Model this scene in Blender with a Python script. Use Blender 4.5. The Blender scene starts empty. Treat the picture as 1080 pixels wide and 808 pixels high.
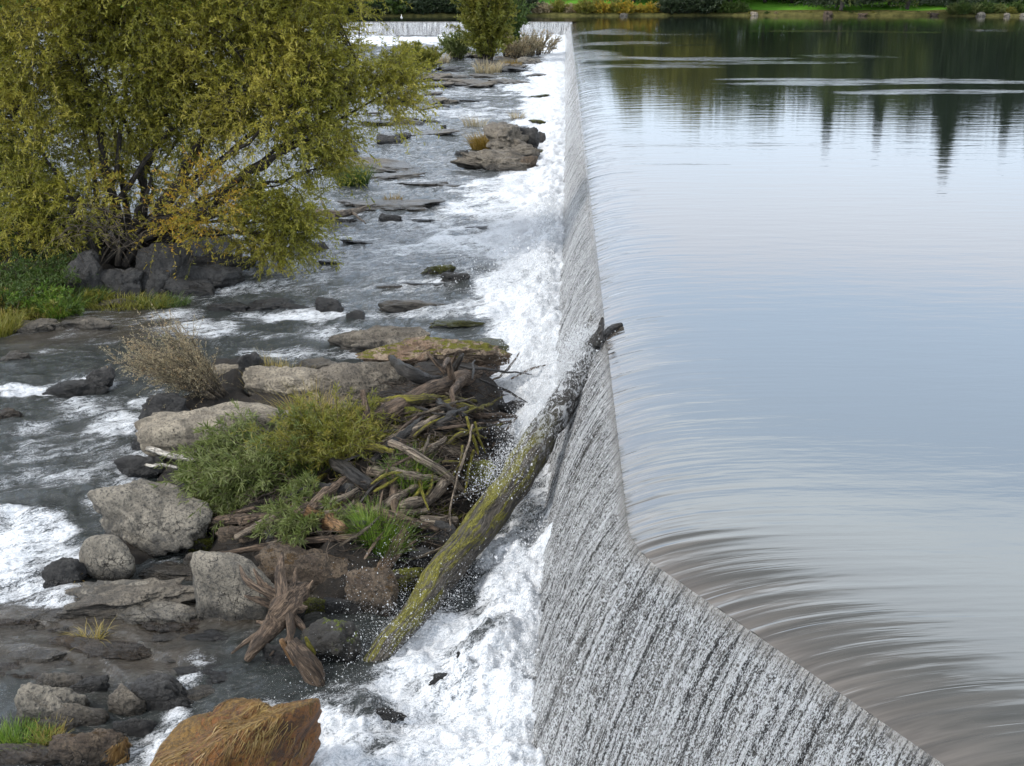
import bpy, bmesh, math, random
import numpy as np
from mathutils import Vector, Matrix
R = np.random.default_rng(7)
random.seed(7)
S = bpy.context.scene
COL = S.collection
rad = math.radians

# ------------------------------------------------------------------ camera model (photo pixels, 1080 x 808)
H = 6.0; F = 1300.0; PITCH = math.atan((404 + 25) / F)
CP, SP = math.cos(PITCH), math.sin(PITCH)
def ray(px, py):
    a = (px - 540) / F; b = (404 - py) / F
    return np.array([a, CP + b * SP, -SP + b * CP])
def U(px, py, z=0.0):
    d = ray(px, py); t = (z - H) / d[2]
    return np.array([d[0] * t, d[1] * t, z])
def UY(px, py, Y):
    d = ray(px, py); t = Y / d[1]
    return np.array([d[0] * t, Y, H + d[2] * t])
def depth(P):
    return P[1] * CP - (P[2] - H) * SP

# ------------------------------------------------------------------ noise
def _h(ix, iy, iz):
    h = (ix * 374761393 + iy * 668265263 + iz * 1440670441) & 0xffffffff
    h = ((h ^ (h >> 13)) * 1274126177) & 0xffffffff
    h = ((h ^ (h >> 16)) * 2246822519) & 0xffffffff
    return ((h ^ (h >> 15)) & 0xffffff) / float(0xffffff)
def vn(p):
    i = np.floor(p).astype(np.int64); f = p - i; u = f * f * (3 - 2 * f)
    x, y, z = i[:, 0], i[:, 1], i[:, 2]; ux, uy, uz = u[:, 0], u[:, 1], u[:, 2]
    def L(a, b, t): return a + (b - a) * t
    return L(L(L(_h(x, y, z), _h(x+1, y, z), ux), L(_h(x, y+1, z), _h(x+1, y+1, z), ux), uy),
             L(L(_h(x, y, z+1), _h(x+1, y, z+1), ux), L(_h(x, y+1, z+1), _h(x+1, y+1, z+1), ux), uy), uz) * 2 - 1
def fbm(p, o=4, g=.5):
    s = np.zeros(len(p)); a = 1.; q = p.copy()
    for k in range(o):
        s += a * vn(q); q = q * 2.03 + 17.3; a *= g
    return s
def sm(a, b, x):
    t = np.clip((x - a) / (b - a), 0, 1); return t * t * (3 - 2 * t)

# ------------------------------------------------------------------ mesh builder
def mk(name, V, Fc, mat, parent=None, smooth=True, at=None, loc=None, mats=None):
    V = np.asarray(V, float); me = bpy.data.meshes.new(name)
    if isinstance(Fc, np.ndarray): Fc = [Fc]
    Fc = [f for f in Fc if len(f)]
    if loc is not None: V = V - np.asarray(loc)
    me.vertices.add(len(V)); me.vertices.foreach_set('co', V.astype(np.float32).ravel())
    li = np.concatenate([f.ravel() for f in Fc]); cnt = np.concatenate([np.full(len(f), f.shape[1]) for f in Fc])
    me.loops.add(len(li)); me.loops.foreach_set('vertex_index', li.astype(np.int32))
    me.polygons.add(len(cnt)); st = np.concatenate([[0], np.cumsum(cnt)[:-1]])
    me.polygons.foreach_set('loop_start', st.astype(np.int32)); me.polygons.foreach_set('loop_total', cnt.astype(np.int32))
    me.update(calc_edges=True); me.validate()
    me.polygons.foreach_set('use_smooth', np.full(len(me.polygons), smooth))
    for k, v in (at or {}).items():
        v = np.asarray(v, float)
        if v.ndim == 1:
            a = me.attributes.new(k, 'FLOAT', 'POINT'); a.data.foreach_set('value', v.astype(np.float32))
        else:
            a = me.attributes.new(k, 'FLOAT_VECTOR', 'POINT'); a.data.foreach_set('vector', v.astype(np.float32).ravel())
    me.materials.append(mat)
    o = bpy.data.objects.new(name, me); COL.objects.link(o)
    if loc is not None: o.location = loc
    if parent is not None: o.parent = parent
    return o
def tag(o, label, cat, group=None, kind=None):
    if label: o['label'] = label
    if cat: o['category'] = cat
    if group: o['group'] = group
    if kind: o['kind'] = kind
    return o
def empty(name, loc, label, cat, group=None):
    o = bpy.data.objects.new(name, None); COL.objects.link(o); o.location = loc
    return tag(o, label, cat, group)
def local(root, V): return np.asarray(V) - np.array(root.location)
def gridf(nr, nc, off=0):
    i = np.arange((nr - 1) * (nc - 1)); r = i // (nc - 1); c = i % (nc - 1); a = r * nc + c + off
    return np.stack([a, a + 1, a + nc + 1, a + nc], 1)
class Acc:                                   # gathers arrays that make ONE mesh
    def __init__(s): s.v = []; s.f = {}; s.n = 0; s.a = {}
    def add(s, V, Fs, **at):
        V = np.asarray(V, float); s.v.append(V)
        if isinstance(Fs, np.ndarray): Fs = [Fs]
        for f in Fs: s.f.setdefault(f.shape[1], []).append(f + s.n)
        for k, x in at.items(): s.a.setdefault(k, []).append(np.asarray(x, float))
        s.n += len(V)
    def mk(s, name, mat, parent=None, smooth=True, loc=None):
        V = np.concatenate(s.v); 
        if parent is not None: V = V - np.array(parent.location)
        return mk(name, V, [np.concatenate(x) for x in s.f.values()], mat, parent, smooth, {k: np.concatenate(x) for k, x in s.a.items()}, loc)

# ------------------------------------------------------------------ node helper
class N:
    def __init__(s, name):
        s.m = bpy.data.materials.new(name); s.m.use_nodes = True; s.t = s.m.node_tree; s.t.nodes.clear()
        s.out = s.t.nodes.new('ShaderNodeOutputMaterial')
    def n(s, ty, **kw):
        x = s.t.nodes.new(ty)
        for k, v in kw.items():
            if k.startswith('i_'):
                key = k[2:]; key = int(key) if key.isdigit() else key.replace('_', ' ')
                if hasattr(v, 'is_linked') or hasattr(v, 'node'): s.t.links.new(v, x.inputs[key])
                else: x.inputs[key].default_value = v
            else: setattr(x, k, v)
        return x
    def m_(s, op, a, b=0., c=0., clamp=False):
        x = s.n('ShaderNodeMath', operation=op, use_clamp=clamp)
        for i, v in enumerate((a, b, c)):
            if hasattr(v, 'node'): s.t.links.new(v, x.inputs[i])
            else: x.inputs[i].default_value = v
        return x.outputs[0]
    def attr(s, name, o='Fac'): return s.n('ShaderNodeAttribute', attribute_name=name).outputs[o]
    def obj(s): return s.n('ShaderNodeTexCoord').outputs['Object']
    def pos(s): return s.n('ShaderNodeNewGeometry').outputs['Position']
    def vs(s, v, sc): 
        x = s.n('ShaderNodeVectorMath', operation='MULTIPLY'); s.t.links.new(v, x.inputs[0]); x.inputs[1].default_value = sc; return x.outputs[0]
    def noise(s, v, sc=1., det=4., rough=.55, dist=0.):
        return s.n('ShaderNodeTexNoise', i_Vector=v, i_Scale=sc, i_Detail=det, i_Roughness=rough, i_Distortion=dist).outputs[0]
    def voro(s, v, sc=1., feat='DISTANCE_TO_EDGE'):
        return s.n('ShaderNodeTexVoronoi', feature=feat, i_Vector=v, i_Scale=sc).outputs['Distance']
    def mr(s, x, a, b, c=0., d=1., sm_=True):
        y = s.n('ShaderNodeMapRange', interpolation_type='SMOOTHSTEP' if sm_ else 'LINEAR')
        s.t.links.new(x, y.inputs[0])
        for i, v in zip((1, 2, 3, 4), (a, b, c, d)): y.inputs[i].default_value = v
        return y.outputs[0]
    def mix(s, f, a, b):
        x = s.n('ShaderNodeMix', data_type='RGBA')
        for i, v in ((0, f), (6, a), (7, b)):
            if hasattr(v, 'node'): s.t.links.new(v, x.inputs[i])
            else: x.inputs[i].default_value = v if i == 0 else (*v, 1.)
        return x.outputs[2]
    def bump(s, h, st=.5, dist=.02, nrm=None):
        x = s.n('ShaderNodeBump', i_Height=h); 
        if hasattr(st, 'node'): s.t.links.new(st, x.inputs['Strength'])
        else: x.inputs['Strength'].default_value = st
        x.inputs['Distance'].default_value = dist
        if nrm is not None: s.t.links.new(nrm, x.inputs['Normal'])
        return x.outputs[0]
    def pbr(s, **kw):
        x = s.n('ShaderNodeBsdfPrincipled')
        for k, v in kw.items():
            k = k.replace('_', ' ')
            if hasattr(v, 'node'): s.t.links.new(v, x.inputs[k])
            else: x.inputs[k].default_value = (*v, 1.) if isinstance(v, tuple) and len(v) == 3 and 'Color' in k else v
        return x.outputs[0]
    def end(s, sh): s.t.links.new(sh, s.out.inputs[0]); return s.m

# ------------------------------------------------------------------ materials
def mat_pool():
    m = N('pool_water'); P = m.pos(); fl = m.attr('fl', 'Vector'); near = m.attr('near'); rip = m.m_('MULTIPLY', m.attr('rip'), m.mr(m.noise(m.vs(P, (.16, 1.1, 1.)), 1., 4., .7, .5), .40, .58))
    strk = m.noise(m.vs(fl, (11., .55, 1.)), 1., 3., .6, .35)
    strk2 = m.noise(m.vs(fl, (34., 1.5, 1.)), 1., 2.)
    sw = m.noise(m.vs(P, (.45, 1.5, 1.)), 1., 4., .55)
    fine = m.noise(m.vs(P, (2.2, 7., 1.)), 1., 3., .6)
    gate = m.mr(m.noise(m.vs(fl, (2.1, .5, 1.)), 1., 3., .6, .3), .44, .62, .18, 1.)
    line = m.mr(m.noise(m.vs(fl, (7., .42, 1.)), 1., 2., .5, .5), .60, .68)
    h1 = m.m_('MULTIPLY', m.m_('MULTIPLY', m.m_('ADD', m.m_('SUBTRACT', m.m_('MULTIPLY', strk, .6), m.m_('MULTIPLY', line, .35)), m.m_('MULTIPLY', strk2, .22)), gate), near)
    b1 = m.bump(h1, .34, .05)
    hs = m.m_('ADD', m.m_('MULTIPLY', sw, 1.), m.m_('MULTIPLY', fine, m.m_('ADD', .03, m.m_('MULTIPLY', rip, 2.2))))
    b2 = m.bump(hs, .40, .020, b1)
    nz = m.noise(m.vs(fl, (5., .6, 1.)), 1., 4., .6, .3)
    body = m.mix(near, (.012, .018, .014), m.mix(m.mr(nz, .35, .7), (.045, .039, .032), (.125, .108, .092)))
    body = m.mix(m.m_('MULTIPLY', m.mr(rip, .3, 1.), .3), body, (.4, .43, .45))  # pale tint paints the bright sky reflection into the wind ripples
    d = m.n('ShaderNodeBsdfDiffuse', i_Color=body).outputs[0]
    g = m.n('ShaderNodeBsdfGlossy', i_Roughness=.04, i_Normal=b2); g.inputs['Color'].default_value = (1, 1, 1, 1)
    fr = m.n('ShaderNodeFresnel', i_IOR=1.9, i_Normal=b2).outputs[0]
    x = m.n('ShaderNodeMixShader', i_0=fr); m.t.links.new(d, x.inputs[1]); m.t.links.new(g.outputs[0], x.inputs[2])
    return m.end(x.outputs[0])
def mat_fall():
    m = N('falling_water'); fl = m.attr('fl', 'Vector'); ly = m.n('ShaderNodeSeparateXYZ', i_0=fl).outputs[1]; on = m.mr(ly, .0, .28, .12, 1.)
    a = m.noise(m.vs(fl, (30., 9., 1.)), 1., 5., .72, .9)
    b = m.noise(m.vs(fl, (19., .55, 1.)), 1., 4., .6, .6)
    e = m.noise(m.vs(fl, (2.2, .35, 1.)), 1., 2., .5, .3)
    c = m.noise(m.vs(fl, (75., 38., 1.)), 1., 4., .75, .6)
    hh = m.m_('ADD', m.m_('MULTIPLY', a, .7), m.m_('ADD', m.m_('MULTIPLY', b, 1.2), m.m_('MULTIPLY', c, .7)))
    bp = m.bump(m.m_('MULTIPLY', hh, on), 1., .10)
    w = m.m_('ADD', m.m_('MULTIPLY', a, .36), m.m_('ADD', m.m_('MULTIPLY', b, .27), m.m_('ADD', m.m_('MULTIPLY', c, .56), m.m_('MULTIPLY', e, .10))))
    wm = m.m_('ADD', m.m_('MULTIPLY', m.mr(w, .618, .685, 0., .95), on), m.m_('MULTIPLY', m.attr('aer'), .6), 0., True)
    body = m.mix(m.mr(b, .40, .52), (.022, .020, .017), (.13, .122, .108))
    body = m.mix(m.mr(c, .40, .50, .4, 0.), body, (.02, .018, .015))
    colr = m.mix(wm, body, (.88, .90, .92))  # white flecks: aerated water plus specular glitter painted into the colour
    return m.end(m.pbr(Base_Color=colr, Roughness=.08, IOR=1.7, Normal=bp))
def mat_river():
    m = N('river_water'); P = m.pos(); foam = m.attr('foam'); sh = m.attr('shallow')
    ro = m.n('ShaderNodeMapping', vector_type='POINT', i_Vector=P); ro.inputs['Rotation'].default_value = (0, 0, rad(-28))
    Q = ro.outputs[0]
    big = m.noise(m.vs(Q, (.5, .8, 1.)), 1., 3., .6, .8)
    n1 = m.noise(m.vs(Q, (.9, 3.4, 2.)), 1., 6., .68, 1.1)
    n2 = m.noise(m.vs(Q, (6., 13., 9.)), 1., 5., .7, 1.)
    n3 = m.noise(m.vs(Q, (38., 60., 50.)), 1., 3., .7, .5)
    rd = m.m_('ABSOLUTE', m.m_('SUBTRACT', n2, .5)); lace = m.mr(rd, 0., .07, 1., 0.)
    v = m.m_('ADD', m.m_('MULTIPLY', n1, .42), m.m_('ADD', m.m_('MULTIPLY', n2, .30), m.m_('ADD', m.m_('MULTIPLY', n3, .28), m.m_('MULTIPLY', lace, .045))))
    v = m.m_('ADD', v, m.m_('MULTIPLY', m.m_('SUBTRACT', big, .5), .35))
    fm = m.mr(m.m_('ADD', v, m.m_('MULTIPLY', foam, .41)), .65, .85)
    deep = m.mix(sh, (.016, .021, .019), (.055, .040, .024))
    fc = m.mix(m.mr(m.m_('ADD', m.m_('MULTIPLY', n2, .5), m.m_('MULTIPLY', n3, .5)), .40, .56), (.42, .46, .50), (.80, .82, .85))
    colr = m.mix(fm, deep, fc)
    hb = m.m_('ADD', n1, m.m_('ADD', m.m_('MULTIPLY', n2, .42), m.m_('ADD', m.m_('MULTIPLY', fm, .10), m.m_('MULTIPLY', m.m_('MULTIPLY', n3, .13), m.m_('ADD', .4, fm)))))
    bp = m.bump(hb, m.m_('SUBTRACT', .95, m.m_('MULTIPLY', fm, .35)), .14)
    rg = m.m_('ADD', .08, m.m_('MULTIPLY', fm, .5))
    return m.end(m.pbr(Base_Color=colr, Roughness=rg, IOR=1.65, Normal=bp))
def mat_foam():
    m = N('spray_white'); d = m.pbr(Base_Color=(.86, .88, .9), Roughness=.3, IOR=1.33); t = m.n('ShaderNodeBsdfTransparent')
    x = m.n('ShaderNodeMixShader', i_0=.55); m.t.links.new(t.outputs[0], x.inputs[1]); m.t.links.new(d, x.inputs[2])
    return m.end(x.outputs[0])
def mat_rock(name, c1, c2, c3=(.03, .028, .025), moss=None, mossamt=0., rough=.85, wetc=1., streak=False, pits=.6):
    m = N(name); P = m.obj(); wet = m.attr('wet')
    n1 = m.noise(P, 2.2, 8., .65, .4); n2 = m.noise(P, 22., 6., .7); n3 = m.noise(P, 90., 3., .6)
    colr = m.mix(m.mr(n1, .36, .62), c1, c2)
    colr = m.mix(m.mr(n2, .47, .62, 0., .9), colr, c3)
    colr = m.mix(m.mr(n3, .54, .66, 0., .35), colr, tuple(min(1, x * 1.7) for x in c2))
    st = m.noise(P, 1.1, 5., .7, 1.2); colr = m.mix(m.mr(st, .50, .60, 0., .7), colr, c3); colr = m.mix(m.mr(st, .30, .42, .55, 0.), colr, tuple(min(1, x * 1.25) for x in c2))
    wv = m.n('ShaderNodeVectorMath', operation='MULTIPLY_ADD'); m.t.links.new(m.n('ShaderNodeTexNoise', i_Vector=P, i_Scale=1.7, i_Detail=5.).outputs[1], wv.inputs[0])
    wv.inputs[1].default_value = (.9, .9, .9); m.t.links.new(P, wv.inputs[2])
    cr = m.voro(wv.outputs[0], 1.9); gate = m.mr(m.noise(P, 1.3, 2.), .52, .58)
    crk = m.m_('MULTIPLY', m.mr(cr, 0., .012, 1., 0.), gate)
    colr = m.mix(m.m_('MULTIPLY', crk, .8), colr, (.02, .018, .015))
    pit = m.mr(m.voro(P, 26., 'F1'), .12, .3)
    h = m.m_('ADD', m.m_('MULTIPLY', n2, .6), m.m_('ADD', m.m_('MULTIPLY', n3, .2), m.m_('ADD', m.m_('MULTIPLY', n1, .8), m.m_('MULTIPLY', pit, pits * .35))))
    h = m.m_('SUBTRACT', h, m.m_('MULTIPLY', crk, 1.3))
    bp = m.bump(h, 1., .07)
    if moss:
        g = m.n('ShaderNodeNewGeometry').outputs['Normal']; sp = m.n('ShaderNodeSeparateXYZ', i_0=g).outputs[2]
        if streak: mn = m.noise(m.vs(P, (3., 3., 1.)), 1., 5., .7, 1.5); ms = m.noise(m.vs(P, (26., 22., 5.)), 1., 4., .7, .6)
        else: mn = m.noise(P, 2.6, 5., .7); ms = m.noise(P, 45., 3., .7)
        k = m.mr(m.m_('ADD', mn, m.m_('MULTIPLY', sp, .18)), .72 - mossamt * .5, .80 - mossamt * .5)
        mc = m.mix(m.mr(ms, .38, .62), tuple(x * .4 for x in moss), moss)
        colr = m.mix(k, colr, mc)
        bp = m.bump(m.m_('MULTIPLY', ms, k), .8, .05, bp)
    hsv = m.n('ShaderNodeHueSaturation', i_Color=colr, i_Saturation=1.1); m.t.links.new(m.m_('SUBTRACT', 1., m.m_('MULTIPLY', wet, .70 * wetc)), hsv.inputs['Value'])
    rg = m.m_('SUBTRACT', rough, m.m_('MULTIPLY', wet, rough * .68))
    return m.end(m.pbr(Base_Color=hsv.outputs[0], Roughness=rg, Normal=bp))
def mat_wood(name, c1, c2, moss=None, mossamt=0., rough=.8, along=None):
    m = N(name); fl = m.attr('fl', 'Vector'); 
    g = m.noise(m.vs(fl, (2.4, 42., 42.)), 1., 5., .65, .5); k = m.noise(m.vs(fl, (3., 6., 6.)), 1., 5., .65, .6)
    colr = m.mix(m.mr(g, .38, .62), c1, c2)
    colr = m.mix(m.mr(k, .50, .62, 0., .75), colr, tuple(x * .3 for x in c1))
    gg = m.noise(m.vs(fl, (3.5, 90., 90.)), 1., 3., .6, .8); colr = m.mix(m.mr(gg, .53, .60, 0., .85), colr, tuple(x * .18 for x in c1))
    h = m.m_('SUBTRACT', m.m_('ADD', g, m.m_('MULTIPLY', k, .8)), m.m_('MULTIPLY', m.mr(gg, .5, .62), .8)); bp = m.bump(h, 1., .045)
    if moss:
        sp = m.n('ShaderNodeSeparateXYZ', i_0=m.n('ShaderNodeNewGeometry').outputs['Normal']).outputs[2]
        mn = m.noise(m.vs(fl, (1.1, 7., 7.)), 1., 5., .7, .5); ms = m.noise(m.vs(fl, (9., 60., 60.)), 1., 4., .7, .4)
        kk = m.mr(m.m_('ADD', mn, m.m_('MULTIPLY', sp, .12)), .70 - mossamt * .5, .80 - mossamt * .5)
        if along: kk = m.m_('MULTIPLY', kk, m.mr(m.n('ShaderNodeSeparateXYZ', i_0=fl).outputs[0], along[0] + 4, along[1] + 4, 1., 0.))
        colr = m.mix(kk, colr, m.mix(m.mr(ms, .36, .62), tuple(x * .3 for x in moss), moss))
        bp = m.bump(m.m_('MULTIPLY', ms, kk), .9, .06, bp)
    if along:
        lx = m.n('ShaderNodeSeparateXYZ', i_0=fl).outputs[0]; up = m.mr(lx, along[0] + 3.6, along[1] + 4.2)
        colr = m.mix(m.m_('MULTIPLY', up, .75), colr, (.018, .016, .014))
        wn = m.noise(m.vs(fl, (3.5, 7., 7.)), 1., 7., .78, 1.2); colr = m.mix(m.m_('MULTIPLY', up, m.mr(wn, .51, .57)), colr, (.8, .82, .84)); bp = m.bump(m.m_('MULTIPLY', wn, up), 1., .12, bp)
    return m.end(m.pbr(Base_Color=colr, Roughness=rough, Normal=bp))
def mat_leaf(name, cs, tr=.35):
    m = N(name); t = m.attr('tint')
    r = m.n('ShaderNodeValToRGB', i_0=t); e = r.color_ramp.elements
    while len(e) < len(cs): e.new(.5)
    for i, c in enumerate(cs): e[i].position = i / (len(cs) - 1); e[i].color = (*c, 1)
    d = m.pbr(Base_Color=r.outputs[0], Roughness=.5)
    tl = m.n('ShaderNodeBsdfTranslucent'); m.t.links.new(r.outputs[0], tl.inputs[0])
    x = m.n('ShaderNodeMixShader', i_0=tr); m.t.links.new(d, x.inputs[1]); m.t.links.new(tl.outputs[0], x.inputs[2])
    return m.end(x.outputs[0])
def mat_plain(name, c1, c2, sc=3., rough=.9, bs=.03, det=6., spec=.5):
    m = N(name); P = m.pos(); n1 = m.noise(P, sc, det, .65); n2 = m.noise(P, sc * 9, 4., .6)
    colr = m.mix(m.mr(m.m_('ADD', m.m_('MULTIPLY', n1, .6), m.m_('MULTIPLY', n2, .4)), .38, .62), c1, c2)
    return m.end(m.pbr(Base_Color=colr, Roughness=rough, Specular_IOR_Level=spec, Normal=m.bump(m.m_('ADD', n1, n2), .8, bs)))

POOL, FALL, RIVER, SPRAY = mat_pool(), mat_fall(), mat_river(), mat_foam()
RK = {
 'pale': mat_rock('pale_rock', (.20, .175, .14), (.37, .325, .255), (.09, .08, .065)),
 'grey': mat_rock('grey_rock', (.135, .122, .10), (.29, .262, .215), (.05, .048, .045)),
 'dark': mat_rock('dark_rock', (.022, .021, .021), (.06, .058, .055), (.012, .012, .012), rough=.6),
 'brown': mat_rock('brown_rock', (.065, .048, .036), (.15, .115, .082), (.022, .018, .014), moss=(.14, .085, .035), mossamt=.12),
 'slab': mat_rock('slab_rock', (.10, .086, .07), (.215, .188, .15), (.04, .036, .03)),
 'red': mat_rock('tan_rock', (.19, .125, .085), (.34, .27, .20), (.07, .05, .035), moss=(.24, .23, .03), mossamt=.18),
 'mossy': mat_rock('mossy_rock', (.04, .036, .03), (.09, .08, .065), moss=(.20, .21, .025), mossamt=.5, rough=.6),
 'greenstripe': mat_rock('green_streaked_rock', (.022, .02, .018), (.05, .045, .038), moss=(.20, .25, .025), mossamt=.16, rough=.5),
 'orange': mat_rock('algae_rock', (.13, .055, .02), (.22, .10, .035), (.03, .018, .012), moss=(.27, .16, .05), mossamt=.30, rough=.6, wetc=.8, streak=True),
}
W = {
 'brown': mat_wood('brown_driftwood', (.11, .072, .047), (.24, .17, .115)),
 'grey': mat_wood('grey_driftwood', (.17, .13, .095), (.36, .295, .22)),
 'white': mat_wood('bleached_wood', (.50, .45, .38), (.80, .76, .68)),
 'dark': mat_wood('dark_wet_wood', (.02, .018, .016), (.06, .052, .045), rough=.5),
 'orange': mat_wood('split_wood', (.20, .105, .04), (.36, .21, .10)),
 'mosslog': mat_wood('mossy_log', (.07, .058, .045), (.16, .14, .11), moss=(.29, .27, .03), mossamt=.36, along=(4.6, 6.6), rough=.55),
 'moss': mat_wood('mossy_branch', (.09, .07, .04), (.17, .13, .06), moss=(.30, .27, .03), mossamt=.45),
 'pile': mat_wood('grey_brown_twigs', (.065, .045, .03), (.16, .12, .085)),
 'bark': mat_wood('willow_bark', (.035, .028, .022), (.085, .07, .055)),
 'twig': mat_wood('twig_bark', (.10, .075, .05), (.20, .16, .11)),
}
SOIL = mat_plain('wet_soil', (.010, .008, .006), (.035, .026, .018), 7., .7, .12)
BANKM = mat_plain('bank_soil', (.05, .05, .018), (.14, .13, .045), 1.2, 1., .08, spec=.05)
LAWN = mat_plain('lawn_grass', (.08, .22, .02), (.13, .31, .035), .6, 1., .02, spec=.05)
CONC = mat_plain('weir_concrete', (.10, .095, .085), (.18, .17, .155), 2., .8, .02)
L_WIL = mat_leaf('willow_leaves', [(.15, .165, .02), (.29, .28, .032), (.43, .38, .06), (.56, .46, .10)])
L_YEL = mat_leaf('yellow_leaves', [(.16, .18, .02), (.30, .26, .03), (.45, .32, .03), (.55, .27, .03)])
L_GRN = mat_leaf('green_leaves', [(.035, .075, .012), (.07, .12, .02), (.11, .15, .03)])
L_SBW = mat_leaf('sandbar_leaves', [(.07, .10, .018), (.15, .185, .045), (.27, .29, .12)])
L_OLV = mat_leaf('olive_leaves', [(.10, .12, .015), (.19, .19, .025), (.30, .25, .05)])
L_DRY = mat_leaf('dry_leaves', [(.20, .17, .09), (.34, .29, .17), (.50, .42, .27), (.50, .31, .12)])
L_GRA = mat_leaf('fresh_grass', [(.05, .11, .012), (.12, .22, .02), (.26, .32, .05)])
L_GDY = mat_leaf('yellow_grass', [(.16, .15, .03), (.34, .27, .07), (.48, .36, .13)])
L_RST = mat_leaf('rusty_grass', [(.16, .12, .02), (.27, .17, .03), (.33, .24, .06)])
L_EVG = mat_leaf('evergreen_leaves', [(.012, .025, .010), (.025, .045, .015), (.04, .06, .02)], .15)
L_BRD = mat_leaf('broad_leaves', [(.03, .06, .012), (.07, .10, .018), (.14, .15, .02)], .25)

# ------------------------------------------------------------------ crest line and ground functions
ZC = -.30
kink = U(672, 577, ZC); nearp = U(1010, 808, ZC); farp = U(602.5, 25, ZC)
YF = farp[1]
d1 = (farp - kink)[:2]; d1 /= np.hypot(*d1); d2 = (nearp - kink)[:2]; d2 /= np.hypot(*d2)
XB = lambda Y: np.where(Y > kink[1], kink[0] + (Y - kink[1]) * d1[0] / d1[1], kink[0] + (Y - kink[1]) * d1[0] / d1[1])
def zr(X, Y):                                                    # mean level of the lower river
    Y = np.asarray(Y, float); X = np.asarray(X, float)
    z = np.interp(Y, [5, 9, 12, 15, 18, 22, 26, 30, 33.5, 35, 60, 166], [-4.1, -3.75, -3.35, -3.1, -2.95, -2.75, -2.6, -2.5, -2.42, -2.2, -2.0, -1.8])
    lft = sm(0, 1, (XB(Y) - X - 4.) / 3.) * sm(26, 20, Y)
    return z - .25 * lft * sm(22, 17, Y) 
def zr1(x, y): return float(zr(np.array([x]), np.array([y]))[0])
def blob_world(px, py, rx, ry, z=None):
    z = -2.8 if z is None else z
    for _ in range(3):
        c = U(px, py, z); z2 = zr1(c[0], c[1])
        if z is None or True: z = z2
    a, b = U(px, py - ry, z), U(px, py + ry, z)
    return c[0], c[1], rx * depth(c) / F, max(.05, (a[1] - b[1]) / 2), 
MOUNDS = [  # px, py, rx, ry, height above the water, falloff
 (430, 500, 120, 95, 1.0), (330, 560, 130, 50, .55), (260, 500, 110, 60, .55), (330, 440, 120, 40, .45), (220, 450, 90, 40, .4),
 (470, 430, 70, 50, .8), (370, 610, 60, 30, .5), (150, 560, 60, 40, .2), (250, 400, 80, 18, .3)]
MW = [(*blob_world(a, b, c, d), e) for a, b, c, d, e in MOUNDS]
BANK = [(40, 265, 190, 34, .75), (170, 262, 95, 22, .55), (-60, 300, 130, 60, .6), (-20, 325, 90, 14, .35), (60, 300, 90, 22, .45), (330, 262, 25, 5, .2)]
BW = [(*blob_world(a, b, c, d), e) for a, b, c, d, e in BANK]
def land(X, Y):
    z = zr(X, Y) - .45
    for x, y, rx, ry, h in MW + BW:
        r = np.hypot((X - x) / rx, (Y - y) / ry); z = np.maximum(z, zr(X, Y) - .45 + (h + .45) * sm(1.25, .35, r))
    P = np.stack([X * 1.7, Y * 1.7, X * 0], 1)
    hi = sm(-.1, .25, z - zr(X, Y))
    return z + hi * (.12 * fbm(P, 4) + .07 * fbm(P * 3.3, 3) * (Y < 30))
def gz(x, y):
    X, Y = np.array([x]), np.array([y]); return float(max(zr(X, Y)[0], land(X, Y)[0]))
def G(px, py, off=0.):                                            # point where the pixel's ray meets the ground, raised by off
    d = ray(px, py); lo = 5.
    ts = np.linspace(5, 230, 2500) / 1.0
    X, Y, Z = d[0] * ts, d[1] * ts, H + d[2] * ts
    gg = np.maximum(zr(X, Y), land(X, Y)) + off
    k = np.argmax(Z < gg); t0, t1 = ts[max(k - 1, 0)], ts[k]
    tt = np.linspace(t0, t1, 12); X, Y, Z = d[0] * tt, d[1] * tt, H + d[2] * tt
    k2 = np.argmax(Z < np.maximum(zr(X, Y), land(X, Y)) + off)
    return np.array([X[k2], Y[k2], Z[k2]])

# ------------------------------------------------------------------ upper pool and weir
def crest_line():
    pts = []; a = kink[:2]
    L = 11.
    n = 340; t = np.linspace(-L, 0, n); near = a + np.outer(-t, d2)
    q = []; s = .02
    y = 0.
    while y < np.hypot(*(farp - kink)[:2]): y += s; q.append(y); s = .022 + y * .0035
    q = np.array(q); q *= np.hypot(*(farp - kink)[:2]) / q[-1]
    far = a + np.outer(q, d1)
    C = np.concatenate([near, far]); sarc = np.concatenate([t, q])
    # round the kink
    w = sm(-.85, .85, sarc)
    C = a + np.where(sarc < 0, sarc, 0)[:, None] * 0 + (np.outer(-sarc, d2) * 1.0) * 0 + np.array([0, 0]) + 0
    dd = np.outer(1 - w, -d2) + np.outer(w, d1)
    ds = np.diff(sarc, prepend=sarc[0]); C = np.cumsum(dd * ds[:, None], 0)
    i0 = np.argmin(abs(sarc)); C += a - C[i0]
    nd = dd / np.linalg.norm(dd, axis=1)[:, None]; nrm = np.stack([-nd[:, 1], nd[:, 0]], 1)      # towards downstream (left)
    return C, sarc, nrm, nd
C, SA, NR, ND = crest_line()
print('crest n', len(C), 'far', C[-1], farp)
sgrp = SA + 20
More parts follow.
